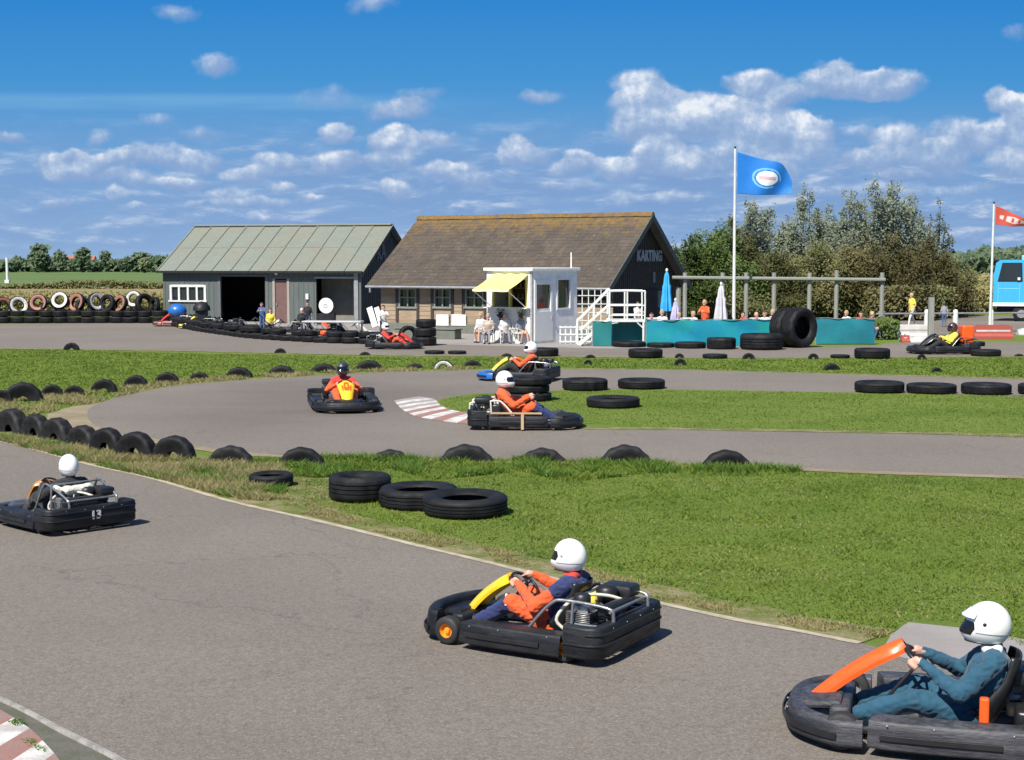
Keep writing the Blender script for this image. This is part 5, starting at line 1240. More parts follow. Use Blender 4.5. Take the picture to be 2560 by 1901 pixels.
    for i in range(5): p = V(-.55-.07*i, ym+.05+.09*i, .30); mb.tube(crom([p, p+V(.05, .08, .14), p+V(-.08, .12, .10), p+V(-.12, .02, .0)], 4), .008, 5)
    mb.build('cables', M_BLKS, e)
    if hoops:
        mb = MB()
        for s in (1, -1):
            mb.tube(crom([(-.10, .43*s, .10), (-.25, .43*s, .30), (-.40, .41*s, hh-.04), (-.52, .39*s, hh), (-.95, .37*s, .47), (-1.0, .36*s, .40), (-1.0, .36*s, .33)], 5), .016, 8)
            mb.tube([(-.62, .40*s, hh-.012), (-.60, .41*s, .12)], .015, 8)
        for x, z_ in ((-.56, hh), (-.98, .44)): mb.tube([(x, -.385, z_), (x, .385, z_)], .014, 8)
        mb.tube(crom([(-.64, .40, .30), (-.9, .42, .31), (-1.0, .36, .33)], 4), .013, 8); mb.tube(crom([(-.64, -.40, .30), (-.9, -.42, .31), (-1.0, -.36, .33)], 4), .013, 8)
        mb.build('engine_guard', ms, r, smooth=60)
    mb = MB(); mb.rbox(-.92, -.60, -.40, -.16, .44, .56, .04); mb.lathe([(0, 0), (.09, .0), (.10, .02), (.10, .10), (.07, .13), (0, .14)], 16, 'z', (-.72, -.08, .44)); mb.rbox(-.60, -.44, -.42, -.30, .20, .44, .03); mb.build('engine_cover', M_BLKS, e, smooth=45)
    if twin:
        e2 = MB(); e2.rbox(-.80, -.50, .14, .38, .10, .28, .02); e2.lathe([(0, -.09), (.095, -.09), (.095, .09), (0, .09)], 16, 'y', (-.64, .26, .29)); e2.rbox(-.74, -.56, .18, .34, .38, .46, .02)
        for i in range(7): e2.rbox(-.77, -.53, .15, .37, .295+i*.016, .302+i*.016, .002, 1)
        e2 = e2.build('engine', M_ALU, r, smooth=40)
        mb = MB(); mb.lathe([(0, 0), (.075, 0), (.08, .02), (.08, .07), (.06, .09), (0, .09)], 18, 'z', (-.64, .26, .46)); mb.rbox(-.92, -.82, -.30, .34, .37, .47, .03); mb.build('air_filter', M_BLKS, e2, smooth=45)
        mb = MB(); mb.tube(crom([(-.50, .30, .20), (-.42, .34, .30), (-.50, .30, .44), (-.62, .20, .52), (-.78, .02, .50), (-.90, -.10, .44)], 4), .016, 8); mb.tube(crom([(-.55, .12, .30), (-.60, -.02, .46), (-.75, -.12, .44)], 4), .010, 6); mb.build('pipe', M_CRM, e2, smooth=60)
    if block: MB().rbox(-.35, -.285, .40, .46, .20, .40, .015).build('side_block', block, r)
    if rail:
        for s in (1, -1): mb = MB(); mb.box(-.62, .30, .44*s-.02, .44*s+.02, .27, .30); mb.box(-.06, -.01, s*.72-.012, s*.72+.012, .02, .30); mb.build('side_rail', rail, r)
    if cover: fuse([(V(-.70, -.12, .56), V(-.66, .22, .53), .055, .07, 0), (V(-.66, .22, .53), V(-.60, .34, .58), .05, .04, 0)], .014, [cover], 'rolled_cloth', r, 3, .012)
    return r
def plast(name, c, c2=None, rough=.35): return mat(name, c, rough, col2=c2 or tuple(x*.8 for x in c), c2amt=.5, vscale=6, coat=.25)
M_YELP = plast('yellow_plastic', (.85, .55, .02)); M_YELL = plast('lemon_plastic', (.85, .72, .10)); M_ORP = plast('orange_plastic', (.84, .105, .012)); M_BLUP = plast('blue_plastic', (.02, .13, .42)); M_REDP = plast('red_plastic', (.62, .045, .03)); M_ORR = plast('orange_rim', (.80, .30, .02)); M_AMB = plast('amber_plastic', (.55, .22, .03)); M_REDE = plast('red_engine', (.30, .05, .05)); M_TANR = plast('tan_rail', (.52, .36, .20)); M_CRM = plast('cream_cover', (.66, .63, .52), rough=.7)
def pose(px, py, hx, hy): p = G(px, py); return (p.x, p.y, .012), math.atan2(hy, hx)
# 1 foreground centre
l, a = pose(1335, 1600, -.87, .50)
kart(l, a, .96, 'black go-kart with yellow front panel and orange front rims, nearest centre of the foreground', M_YELP, nose=M_BLK, surround=False, rim=M_ORR, eng=M_YELL, twin=True)
driver(l, a, .95, 'person in white helmet with orange sleeves and navy back driving the centre foreground kart', CL_NAVY, CL_OR, CL_OR, CL_NAVY, M_HELM, .10, .012, collar=CL_RED, stripe=CL_WHT, armang=(.35, .5))
# 2 foreground right
l, a = pose(2336, 1836, -.96, .28)
kart(l, a, 1.03, 'black go-kart with long orange front fairing at the lower right picture edge', M_ORP, nose=M_SCUF, bump=M_SCUF, pods=M_SCUF, eng=M_BLKS, panel_kind='long', hoops=False, block=M_ORP)
l = (l[0]-.03, l[1], l[2]); driver(l, a, .99, 'person in petrol blue suit and white open-front helmet driving the lower right kart', CL_TEAL, CL_TEAL, CL_TEAL, CL_TEAL, M_HELM, .05, .012, style='open', tilt=-.06, stripe=None, collar=CL_WHT, shellstripe=None, armang=(.25, .3), kz=.29)
# 3 left
l, a = pose(140, 1308, -.72, .69)
kart(l, a, .93, 'black go-kart numbered 13 on the rear bumper, driving off at the left', M_AMB, M_ORP, eng=M_CRM, cover=M_CRM, number='13', hh=.62, twin=True, nose=plast('grey_nose', (.06, .07, .085)))
driver(l, a, .93, 'person in black suit and plain white helmet driving the kart numbered 13', CL_BLK, CL_BLK, CL_BLK, CL_BLK, M_HELM, -.1, .016)
# 4 hairpin
l, a = pose(862, 1024, .20, -.98)
kart(l, a, 1.13, 'black go-kart with yellow front panel heading to the camera in the hairpin', M_YELP, M_ORP, eng=M_BLKS, hoops=False, nose=M_BLK)
driver(l, a, 1.08, 'person in orange-red suit and black helmet driving through the hairpin', CL_RED, CL_OR, CL_OR, CL_OR, plast('black_helmet', (.02, .022, .025), (.10, .11, .12)), -.45, .02)
# 5 red driver side on
l, a = pose(1315, 1068, 1, -.05)
kart(l, a, 1.13, 'black go-kart with red engine and tan side rail at the hairpin exit, seen side on', M_BLK, eng=M_WHITE, tank=M_REDE, rail=M_TANR, tube=M_CRM, nose=M_BLK, panel_kind='none')
driver(l, a, 1.16, 'person in orange suit and white helmet seen side on at the hairpin exit', CL_OR, CL_OR, CL_OR, CL_NAVY, M_HELM, -.25, .018, collar=None)
# 6 blue nosed
l, a = pose(1292, 951, -.93, .28)
kart(l, a, 1.10, 'go-kart with blue nose and lemon yellow panel on the upper straight', M_YELL, M_ORP, nose=M_BLUP, eng=M_BLKS)
driver(l, a, 1.12, 'person in orange jacket and white helmet driving the blue-nosed kart', CL_OR, CL_OR, CL_BLK, CL_BLK, M_HELM, .3, .022)
# 7 far red
l, a = pose(988, 872, 1, -.12)
kart(l, a, 1.05, 'dark go-kart with red panels passing the tyre stack on the far track', M_REDP, nose=M_BLK, eng=M_WHITE, pods=M_BLK)
driver(l, a, 1.02, 'person in red suit and white helmet driving on the far track by the pit wall', CL_RED, CL_RED, CL_OR, CL_RED, M_HELM, -.5, .025)
# 8 far right
l, a = pose(2352, 884, -1, -.1)
kart(l, a, 1.2, 'dark go-kart with upright orange panel at the far right', M_BLK, nose=M_BLK, eng=M_ORP, pods=M_BLK)
driver(l, a, 1.15, 'person in yellow vest and dark helmet in the far right kart', CL_YEL, CL_YEL, CL_BLK, CL_BLK, plast('brown_helmet', (.06, .025, .02)), .1, .025)
p = G(2414, 884); tag(MB().rbox(p.x-.22, p.x+.22, p.y-.3, p.y+.3, .40, 1.05, .06, taper=lambda v: v).build('orange_crate', M_ORP), 'bright orange box standing on the back of the far right kart', 'box')
# parked karts in the pit
gpk = 'karts parked in the pit behind the tyre wall'
for k, (x, y, hx, hy, pn, ns, lb) in enumerate([(500, 822, -1, .25, M_YELL, M_YELL, 'parked kart with yellow nose at the left end of the pit'), (628, 826, .9, .3, M_BLKS, M_BLK, 'black parked kart in front of the wide open bay'), (712, 832, -1, .1, M_WHITE, M_BLK, 'parked dark kart with a pale panel in front of the brown door'), (795, 838, .8, -.3, M_ORP, M_ORP, 'parked kart with orange-red nose in the pit'), (880, 842, 1, 0, M_WHITE, M_WHITE, 'parked kart with white panel near the shed corner')]):
    l, a = pose(x, y, hx, hy); kart(l, a, 1.05, lb, pn, nose=ns, eng=M_BLKS, group=gpk)
l, a = pose(437, 816, -1, .1)
kart(l, a, 1.1, 'reddish parked kart beside the blue dome at the left end of the pit', M_REDP, nose=plast('dusty_red', (.30, .12, .10)), pods=plast('dusty_red2', (.34, .15, .13)), group=gpk)
p = G(440, 812); d = empty('blue_dome', (p.x, p.y+.4, 0)); tag(d, 'round blue cover on a dark stand below the white shed window', 'cover')
MB().lathe([(0, 0), (.45, 0), (.42, .6), (.3, .66), (0, .66)], 16).build('stand', M_BLKS, d); mb = MB(); mb.ball((0, 0, .72), (.52, .5, .42), 18); mb.build('dome', M_BLUP, d, smooth=60)
p = G(500, 812); d = empty('dark_hood', (p.x, p.y+.5, 0)); tag(d, 'dark engine hood on a stand right of the blue cover', 'engine')
MB().rbox(-.3, .3, -.3, .3, 0, .75, .04).build('stand', M_BLKS, d); MB().lathe([(.48, .75), (.46, .95), (.25, 1.2), (0, 1.25)], 16).build('hood', M_BLK, d, smooth=50)
# ---------------------------------------------------------------- bystanders
def figure(loc, rz, label, pose_, top, legm, hair, sc=1., vox=.022, shoe=None, group=None, cap=None, bare_legs=False, arms='down', helmet_=None, sleeves=True):
    r = empty('person', loc, rz, sc); tag(r, label, 'person', group)
    if pose_ == 'sit': hz_, kn, ft = .46, lambda s: V(.42, .11*s, .48), lambda s: V(.40+.10*s, .12*s, .08)
    elif pose_ == 'walk': hz_, kn, ft = .90, lambda s: V(.16*s+.06, .09*s, .50), lambda s: V(.30*s, .09*s, .08+.04*(s < 0))
    else: hz_, kn, ft = .92, lambda s: V(.03, .10*s, .50), lambda s: V(0, .11*s, .07)
    ln = .10 if pose_ == 'sit' else .04
    hip = V(0, 0, hz_); ch = V(ln, 0, hz_+.36); sh = lambda s: V(ln, .17*s, hz_+.50); nk = V(ln+.01, 0, hz_+.56); hd = V(ln+.04, 0, hz_+.70)
    if arms == 'down': el, wr = (lambda s: V(ln-.04, .25*s, hz_+.22)), (lambda s: V(ln+.10*s+.05, .25*s, hz_-.02))
    elif arms == 'lap': el, wr = (lambda s: V(ln-.02, .24*s, hz_+.22)), (lambda s: V(ln+.25, .12*s, hz_+.12))
    else: el, wr = (lambda s: V(ln+.14, .24*s, hz_+.28)), (lambda s: V(ln+.34, .12*s, hz_+.34))
    T = [(hip, ch, .125, .135, 0, (V(0, 1, 0), 1.3)), (sh(1)*.8+sh(-1)*.2, sh(-1)*.8+sh(1)*.2, .075, .075, 0), (ch, nk, .11, .06, 0)]
    A = []; Lg = []; Fo = []; Hn = []
    for s in (1, -1):
        A += [(sh(s), el(s), .054, .043, 0), (el(s), wr(s), .040, .028, 0)]; Lg += [(hip+V(0, .09*s, -.02), kn(s), .092, .062, 0), (kn(s), ft(s), .058, .040, 0)]; Fo.append((ft(s)+V(-.03, 0, -.035), ft(s)+V(.15, 0, -.04), .042, .036, 0))
        d = (wr(s)-el(s)).normalized(); sd = d.cross(V(0, 1, 0)).normalized(); w = wr(s); Hn.append((w, w+d*.075, .026, .030, 0))
        for q in range(4): b = w+d*.085+sd*(q-1.5)*.021; Hn += [(b, b+d*.045*(1, 1.15, 1.05, .8)[q]-V(0, .012*s, 0), .0115, .010, 0)]
        Hn.append((w+d*.03+sd*.03, w+d*.085+sd*.052, .013, .011, 0))
    B = [(q[0], q[1], q[2]*.8, q[3]*.8, 0)+tuple(q[5:]) for q in T]+[(q[0], q[1], q[2]*.82, q[3]*.95, 0) for q in A]+[(q[0], q[1], q[2]*.85, q[3]*.9, 0) for q in Lg]+[(nk, hd, .052, .055, 0), (hd, hd+V(.005, 0, .05), .082, .092, 0), (hd+V(.02, 0, -.04), hd+V(.045, 0, -.07), .06, .045, 0), (hd+V(.085, 0, .02), hd+V(.10, 0, -.005), .012, .016, 0), (hd+V(0, .088, .0), hd+V(0, .09, .02), .018, .018, 0), (hd+V(0, -.088, .0), hd+V(0, -.09, .02), .018, .018, 0)]+Hn
    if bare_legs: B += [(q[0], q[1], q[2]*.85, q[3]*.85, 0) for q in Fo]
    b = fuse(B, min(vox, .016), [M_SKIN], 'body', r, 2)
    mb = MB()
    for s in (1, -1): mb.ball(hd+V(.082, .033*s, .025), .011, 8)
    mb.build('eyes', M_DARK, r)
    ja = T+([A[0], A[1], A[2], A[3]] if sleeves else [(A[0][0], A[0][0].lerp(A[0][1], .7), .058, .056, 0), (A[2][0], A[2][0].lerp(A[2][1], .7), .058, .056, 0)])
    fuse(ja, vox, [top], 'shirt', r, 3, .008, loc[0])
    lg = Lg if not bare_legs else [(Lg[0][0], Lg[0][0].lerp(Lg[0][1], .8), .098, .085, 0), (Lg[2][0], Lg[2][0].lerp(Lg[2][1], .8), .098, .085, 0)]
    fuse(lg+[(hip+V(0, .07, 0), hip+V(0, -.07, 0), .115, .115, 0)], vox, [legm], 'trousers', r, 3, .008, loc[1])
    for q in Fo: fuse([q], .016, [shoe or M_SHOE], 'shoe', r, 2)
    if helmet_: helmet(r, hd+V(.01, 0, .03), 0, helmet_)
    else: fuse([(hd+V(-.02, 0, .06), hd+V(-.025, 0, .02), .096, .095, 0), (hd+V(.03, 0, .09), hd+V(-.02, 0, .08), .07, .09, 0)], .018, [cap or hair], 'cap' if cap else 'hair', r, 3)
    return r
def gl(px, py, up=0): p = G(px, py); return (p.x, p.y, up)
figure(gl(1188, 834), R(-20), 'person in black clothes carrying white helmet, standing at the left of the kiosk', 'stand', CL_BLK, CL_BLK, M_HAIRB, .98, arms='fwd')
p = G(1180, 828); h = empty('held_helmet', (p.x+.1, p.y-.45, .95)); tag(h, 'white helmet held by the person in black left of the kiosk', 'helmet'); helmet(h, (0, 0, 0), -1.2, M_HELM)
def plastic_chair(loc, rz, label, m, group):
    r = empty('plastic_chair', loc, rz); tag(r, label, 'chair', group)
    MB().rbox(-.22, .24, -.23, .23, .42, .455, .015).build('seat', m, r); mb = MB(); mb.rbox(-.27, -.235, -.23, .23, .44, .84, .015); mb.build('backrest', m, r)
    for x in (-.2, .2):
        for y in (-.2, .2): MB().tube([(x*1.15, y*1.1, 0), (x, y, .42)], .02, 6).build('leg', m, r)
    for y in (-.24, .24): MB().tube([(-.24, y, .64), (.18, y, .64), (.2, y, .43)], .018, 6).build('armrest', m, r)
    return r
gs = 'chairs in front of the kiosk'
for k, (x, y, rz, top, lg, hr, lb, cm, bare) in enumerate([(1205, 857, R(-120), CL_WHT, CL_BEI, M_HAIRL, 'person in white top with bare legs sitting furthest left before the kiosk', M_WHITE, True), (1222, 860, R(-100), CL_BEI, CL_GRY, M_HAIRL, 'person in beige sitting second from left before the kiosk', M_POSTG, False), (1262, 859, R(-80), CL_WHT, CL_GRY, M_HAIRL, 'person in white top and grey trousers sitting below the hanging baskets', M_WHITE, False), (1300, 860, R(-60), CL_GRY, CL_BEI, M_HAIRB, 'person in grey top with bare legs sitting by the kiosk corner', M_WHITE, True)]):
    loc = gl(x, y); plastic_chair(loc, rz, 'chair of the '+lb, cm, gs); figure((loc[0], loc[1], .0), rz, lb, 'sit', top, lg, hr, .97, arms='lap', bare_legs=bare, group='people sitting before the kiosk')
figure(gl(2280, 818), R(205), 'person in yellow T-shirt and pale trousers walking behind the right-hand fence', 'walk', CL_YEL, CL_WHT, M_HAIRL, 1.02, sleeves=False)
figure(gl(2360, 818), R(90), 'person in blue clothes standing in front of the dry grass at the right', 'stand', CL_GRY, CL_BLUE, M_HAIRB, .72)
figure(gl(1762, 852), R(-120), 'person in orange-red overall standing on the terrace beside the white parasol', 'stand', CL_OR, CL_OR, M_HAIRL, 1.0, arms='fwd')
figure(gl(1592, 846), R(-60), 'person in white and dark clothes leaning behind the platform railing', 'stand', CL_WHT, CL_BLK, M_HAIRB, .92, arms='fwd')
ter = [(1628, 853, CL_PINK, M_HAIRB, 'in pink top left of the blue parasol', 1.0), (1656, 854, CL_WHT, M_HAIRL, 'in white top right below the blue parasol', 1.12), (1700, 852, CL_WBL, M_HAIRL, 'in pale blue stripes right of the violet parasol', 1.0), (1738, 853, CL_WHT, M_HAIRL, 'in white top left of the person in orange', 1.06), (1862, 852, CL_RED, M_HAIRB, 'in red top just right of the flagpole', 1.02), (1884, 851, CL_PINK, M_HAIRL, 'in pink top second right of the flagpole', 1.0), (1913, 852, CL_WHT, M_HAIRB, 'in white top left of the tractor tyres', 1.06), (1936, 850, CL_BEI, M_HAIRL, 'in beige top against the tractor tyre', 1.1), (2118, 850, CL_WHT, M_HAIRL, 'in white top behind the darker teal screen', 1.06), (2150, 850, CL_RED, M_HAIRB, 'in red top behind the darker teal screen, left one', 1.02), (2172, 850, CL_RED, M_HAIRL, 'in red top behind the darker teal screen, right one', 1.02)]
for k, (x, y, top, hr, lb, sc_) in enumerate(ter):
    loc = gl(x, y); rz = R(random.uniform(-150, -30)); plastic_chair(loc, rz, 'terrace chair of the person '+lb, M_WHITE, 'terrace chairs'); figure(loc, rz, 'person '+lb+', seated on the terrace', 'sit', top, CL_BLUE, hr, sc_*.93, arms='lap', group='people seated on the terrace')
for k, (x, lb) in enumerate(((1640, 'left end of the terrace'), (1720, 'middle of the terrace'), (1900, 'terrace near the tractor tyres'))):
    p = G(x, 850); r = empty('terrace_table', (p.x, p.y+.3, 0)); tag(r, 'round white terrace table at the '+lb, 'table', 'terrace tables')
    MB().lathe([(0, .92), (.42, .92), (.42, .95), (0, .95)], 20).build('table_top', M_WHITE, r); MB().tube([(0, 0, 0), (0, 0, .92)], .04, 8).build('leg', M_WHITE, r)
figure(gl(656, 829), R(-100), 'mechanic in dusty blue overall bending over a kart in the pit', 'stand', CL_BLUE, CL_BLUE, M_HAIRB, .80, arms='fwd')
figure(gl(677, 832), R(-80), 'crouching small figure in yellow-green shirt beside the mechanic', 'sit', CL_YEL, CL_BLK, M_HAIRB, .9, arms='lap')
figure(gl(755, 834), R(-80), 'person with white cap sitting low behind the pit wall', 'sit', CL_BLK, CL_BLK, M_HAIRB, .92, arms='lap', cap=M_HELM)
figure(gl(770, 832), R(-90), 'person in dark clothes standing in front of the shed boards', 'stand', CL_BLK, CL_BLUE, M_HAIRB, .84)
figure(gl(958, 850), R(-70), 'person in white jacket standing behind the far red kart', 'stand', CL_WHT, CL_BLK, M_HAIRB, .86, arms='fwd')
# white board propped by the shed corner and round pale disc in the bay
p = G(945, 845); tag(MB().rbox(-.28, .0, -.02, .02, 0, .95, .01).build('white_board', M_WHITE, None, None, (p.x, p.y, .55), (R(-12), R(-22), R(-15))), 'narrow white board leaning by the shed corner', 'board')
tag(MB().rbox(-.02, .22, -.02, .02, 0, .9, .01).build('white_board', M_WHITE, None, None, (p.x+.06, p.y+.1, .5), (R(-12), R(-20), R(-15))), 'second white board overlapping the first by the shed corner', 'board')
x_, z_ = onwall(SO, SRZ, 821, 764); w_ = SO+Matrix.Rotation(SRZ, 3, 'Z') @ Vector((x_, -.35, 0)); sg = empty('round_sign', (w_.x, w_.y, 0), SRZ); tag(sg, 'round white disc sign on a dark stand inside the right shed bay', 'sign')
MB().lathe([(0, 0), (.42, 0), (.42, .03), (0, .03)], 28, 'y', (0, 0, z_)).build('disc', M_HELM, sg); MB().lathe([(.07, -.006), (.12, -.006), (.12, .0), (.07, .0)], 20, 'y', (-.03, 0, z_-.03), closed=True).build('mark', M_POSTG, sg); MB().box(-.5, .5, -.1, .2, 0, z_-.42).build('stand', M_BLKS, sg)
# low white trailer body behind the pit
p = G(868, 846); r = empty('pit_counter', (p.x-.9, p.y+.3, 0), R(-6)); tag(r, 'long pale grey bench in the pit by the shed corner', 'bench')
MB().rbox(-1.2, 1.5, 0, .8, .68, .75, .02).build('bench_top', mat('pale_grey_top', (.48, .48, .47), .6), r)
for x in (-1.1, 1.4):
    for y in (.06, .74): MB().box(x-.04, x+.04, y-.04, y+.04, 0, .68).build('leg', M_POSTG, r)
p = G(1120, 848); r = empty('low_planter', (p.x-1.0, p.y, 0), R(-28)); tag(r, 'long green-grey bench box below the clubhouse windows', 'bench')
MB().rbox(-1.6, 1.5, 0, .6, .0, .42, .03).build('box', M_PLINTH, r); MB().rbox(-1.65, 1.55, -.04, .64, .425, .47, .01).build('lid', M_PLINTH, r)
# ================================================================ VEGETATION
def leaf_mat(name, c1, c2, c3, pale=0.):
    m = bpy.data.materials.new(name); m.use_nodes = True; t = NT(m.node_tree)
    ri = t.n('ShaderNodeNewGeometry').outputs['Random Per Island']; P = t.n('ShaderNodeNewGeometry').outputs['Position']
    c = t.ramp(ri, [(0, c1), (.5, c2), (1, c3)])
    c = t.mix(t.ss(t.noise(P, .8, 4), .35, .65, 0, .6), c, c1)
    if pale: c = t.mix(t.ss(t.noise(P, .55, 5, .65), .46, .64, 0, .8), c, (.085, .145, .016)); c = t.mix(t.ss(t.noise(P, 3.2, 5, .7), .48, .66, 0, .5), c, (.085, .165, .012)); c = t.mix(t.ss(t.noise(P, 1.1, 6, .7), .46, .66, 0, pale), c, (.24, .29, .05)); c = t.mix(t.ss(t.noise(P, .33, 4, .6), .5, .7, 0, pale*.8), c, (.20, .255, .035))
    p = t.n('ShaderNodeBsdfPrincipled', i={'Base Color': c, 'Roughness': .65}); p.inputs['Specular IOR Level'].default_value = .3
    tr = t.n('ShaderNodeBsdfTranslucent', i={'Color': c}); ad = t.n('ShaderNodeMixShader', i={0: .45}); t.set(ad.inputs[1], p.outputs[0]); t.set(ad.inputs[2], tr.outputs[0])
    o = t.n('ShaderNodeOutputMaterial'); t.set(o.inputs[0], ad.outputs[0]); return m
M_BARK = mat('bark', (.085, .07, .055), .9, bump=.5)
LM = {'green': leaf_mat('leaf_green', (.10, .16, .036), (.155, .215, .058), (.21, .27, .09)), 'silver': leaf_mat('leaf_silver', (.21, .25, .17), (.28, .315, .225), (.36, .395, .30)), 'olive': leaf_mat('leaf_olive', (.155, .17, .062), (.225, .23, .092), (.30, .29, .14)), 'brown': leaf_mat('leaf_brown', (.17, .165, .070), (.225, .205, .088), (.28, .245, .12)),
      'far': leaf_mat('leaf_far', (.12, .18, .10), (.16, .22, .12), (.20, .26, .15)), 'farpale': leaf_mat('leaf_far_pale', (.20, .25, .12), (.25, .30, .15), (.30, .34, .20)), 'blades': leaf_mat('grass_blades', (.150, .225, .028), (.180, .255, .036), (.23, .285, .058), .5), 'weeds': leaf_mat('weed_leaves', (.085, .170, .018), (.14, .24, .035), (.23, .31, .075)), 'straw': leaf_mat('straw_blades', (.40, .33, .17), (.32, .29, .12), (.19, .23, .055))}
def quads(name, cen, size, m, parent=None, aspect=.6, up=.0, face=.8):
    n = len(cen); r = np.random.default_rng(n)
    nn = r.normal(size=(n, 3))*.55+np.array(SUN)*face; nn /= np.linalg.norm(nn, axis=1)[:, None]   # leaves turn towards the light
    d = r.normal(size=(n, 3)); d[:, 2] += up; d -= nn*(d*nn).sum(1)[:, None]; d /= np.linalg.norm(d, axis=1)[:, None]
    e = np.cross(nn, d)
    s = (size*r.uniform(.6, 1.35, n))[:, None]
    v = np.stack([cen-d*s*.5, cen+e*s*aspect*.5, cen+d*s*.5, cen-e*s*aspect*.5], 1).reshape(-1, 3)
    me = bpy.data.meshes.new(name); me.vertices.add(4*n); me.vertices.foreach_set('co', v.ravel()); me.loops.add(4*n); me.loops.foreach_set('vertex_index', np.arange(4*n, dtype=np.int32)); me.polygons.add(n); me.polygons.foreach_set('loop_start', np.arange(0, 4*n, 4, dtype=np.int32)); me.update(); me.validate()
    me.materials.append(m); o = bpy.data.objects.new(name, me); C.objects.link(o); o.parent = parent; return o
def plume_tree(px, py_top, Y, wpx, kinds, label, group, nleaf=2600, lsz=.26, seed=0, base_fill=.5, nplume=7):
    "multi-stemmed willow or poplar: leaves hang along rising limbs, so the outline is spiky and the sky shows between"
    r = np.random.default_rng(seed+int(px)); t = AT(px, py_top, Y); Hh = t.z; w = wpx/2/ppm(t)*1.15; e = empty('tree', (t.x, Y, 0)); tag(e, label, 'tree', group)
    mb = MB(); mb.tube([(0, 0, 0), (.05, 0, Hh*.12), (0, 0, Hh*.3)], [.22, .17, .12], 8); cen = {k: [] for k in kinds}
    for i in range(nplume):
        a = (i+.5)/nplume*2-1; top = np.array([a*w*.85+r.normal()*w*.07, r.normal()*w*.45, Hh*(1-.34*abs(a)**2)*(1-r.uniform(0, .20))])
        if i == nplume//2: top[2] = Hh; top[0] = 0
        base = np.array([a*w*.15, 0, Hh*.10]); mid = (base+top)/2+np.array([a*w*.28, 0, 0])
        P = lambda u: (1-u)**2*base+2*u*(1-u)*mid+u*u*top
        mb.tube([P(u) for u in (0, .25, .5, .75, .95)], [.11, .08, .055, .03, .012], 5)
        n = nleaf//nplume; ncl = 26
        cu = r.uniform(.12, 1., ncl)**.8; off = r.normal(size=(ncl, 3))*np.array([w*.26, w*.26, Hh*.05])*(1.2-cu)[:, None]**.6
        for q in range(ncl):
            c = P(cu[q])+off[q]; rad = (.40*(1.15-cu[q])+.34)*w*.36; k = max(6, n//ncl)
            pts = c+r.normal(size=(k, 3))*np.array([rad*.55, rad*.55, rad*.9]); kk = kinds[0] if cu[q] > r.uniform(.35, .6) else kinds[-1]
            cen[kk].append(pts)
            if q % 4 == 0: mb.tube([P(cu[q]), c], [.025, .008], 4)
    nb = int(nleaf*base_fill); m_ = 30
    for q in range(m_):
        c = np.array([r.uniform(-w, w), r.uniform(-w*.6, w*.6), Hh*r.uniform(.04, .42)]); cen[kinds[-1]].append(c+r.normal(size=(max(5, nb//m_), 3))*np.array([w*.16, w*.16, Hh*.05]))
    mb.build('trunk', M_BARK, e)
    for k in kinds:
        if cen[k]:
            a = np.concatenate(cen[k]); a = a[a[:, 2] > .05]; quads('crown', a, lsz, LM[k], e, .55, .5)
    return e
gt = 'willows and poplars behind the terrace'
spec = [  # px, top, Y, width, kinds
 (1722, 604, 84, 110, ('green', 'green')), (1765, 582, 86, 120, ('green', 'olive')), (1800, 570, 90, 110, ('green', 'olive')), (1840, 545, 92, 110, ('olive', 'olive')), (1876, 500, 94, 96, ('silver', 'olive')), (1925, 526, 96, 110, ('silver', 'olive')), (1968, 548, 98, 90, ('silver', 'green')),
 (2024, 470, 94, 112, ('silver', 'olive')), (2072, 520, 100, 110, ('silver', 'olive')), (2120, 484, 96, 100, ('silver', 'olive')), (2178, 462, 94, 120, ('silver', 'olive')), (2232, 458, 95, 120, ('silver', 'olive')), (2278, 500, 97, 110, ('silver', 'brown')), (2345, 512, 100, 76, ('silver', 'silver')), (2320, 600, 92, 150, ('brown', 'brown')), (2150, 606, 90, 160, ('brown', 'olive')), (2040, 612, 90, 150, ('olive', 'brown')), (2230, 602, 88, 150, ('brown', 'brown')), (1930, 640, 88, 150, ('olive', 'olive')), (2365, 640, 95, 110, ('olive', 'brown')), (1830, 650, 86, 140, ('green', 'olive'))]
kindw = {'green': 'bushy green', 'silver': 'silvery-leaved', 'olive': 'dull olive', 'brown': 'browning'}
order = sorted(range(len(spec)), key=lambda i: spec[i][0])
for i, (px, pt, Y, w, kd) in enumerate(spec):
    bushy = kd[0] in ('brown', 'green') or pt > 590; thin = px == 2345
    plume_tree(px, pt, Y, w, kd, '%s %s behind the terrace, %s of the clump' % (kindw[kd[0]], 'low bushy tree' if pt > 590 else ('thin sparse tree' if thin else 'tall tree'), nth(order.index(i), len(spec))), gt, 9500 if bushy else (3000 if thin else 8200), .17, i, .75 if bushy else .5, 9 if bushy else 8)
# undergrowth below them
def mass(name, x0, x1, Y0, Y1, h, n, sz, m, label=None, kind='stuff', hn=.5, sc=.12):
    r = np.random.default_rng(n); x = r.uniform(x0, x1, n); y = r.uniform(Y0, Y1, n)
    hh = np.array([h*(1+hn*mnoise.noise(Vector((a*sc, b*sc, 1)))) for a, b in zip(x, y)]); zz = hh*r.uniform(0, 1, n)**.6
    return tag(quads(name, np.stack([x, y, zz], 1), sz, m, None, .6, .3), label, 'undergrowth' if label else None, None, kind)
a, b = AT(1700, 700, 90), AT(2380, 700, 90)
mass('undergrowth', a.x, b.x, 89, 96, 1.9, 24000, .22, LM['olive'], 'dark olive scrub along the foot of the trees behind the terrace')
mass('scrub', AT(2180, 700, 86).x, AT(2340, 700, 86).x, 86, 92, 1.7, 7000, .22, LM['brown'], 'brownish low scrub at the right end of the tree clump')
a, b = AT(2370, 700, 105), AT(2700, 700, 105)
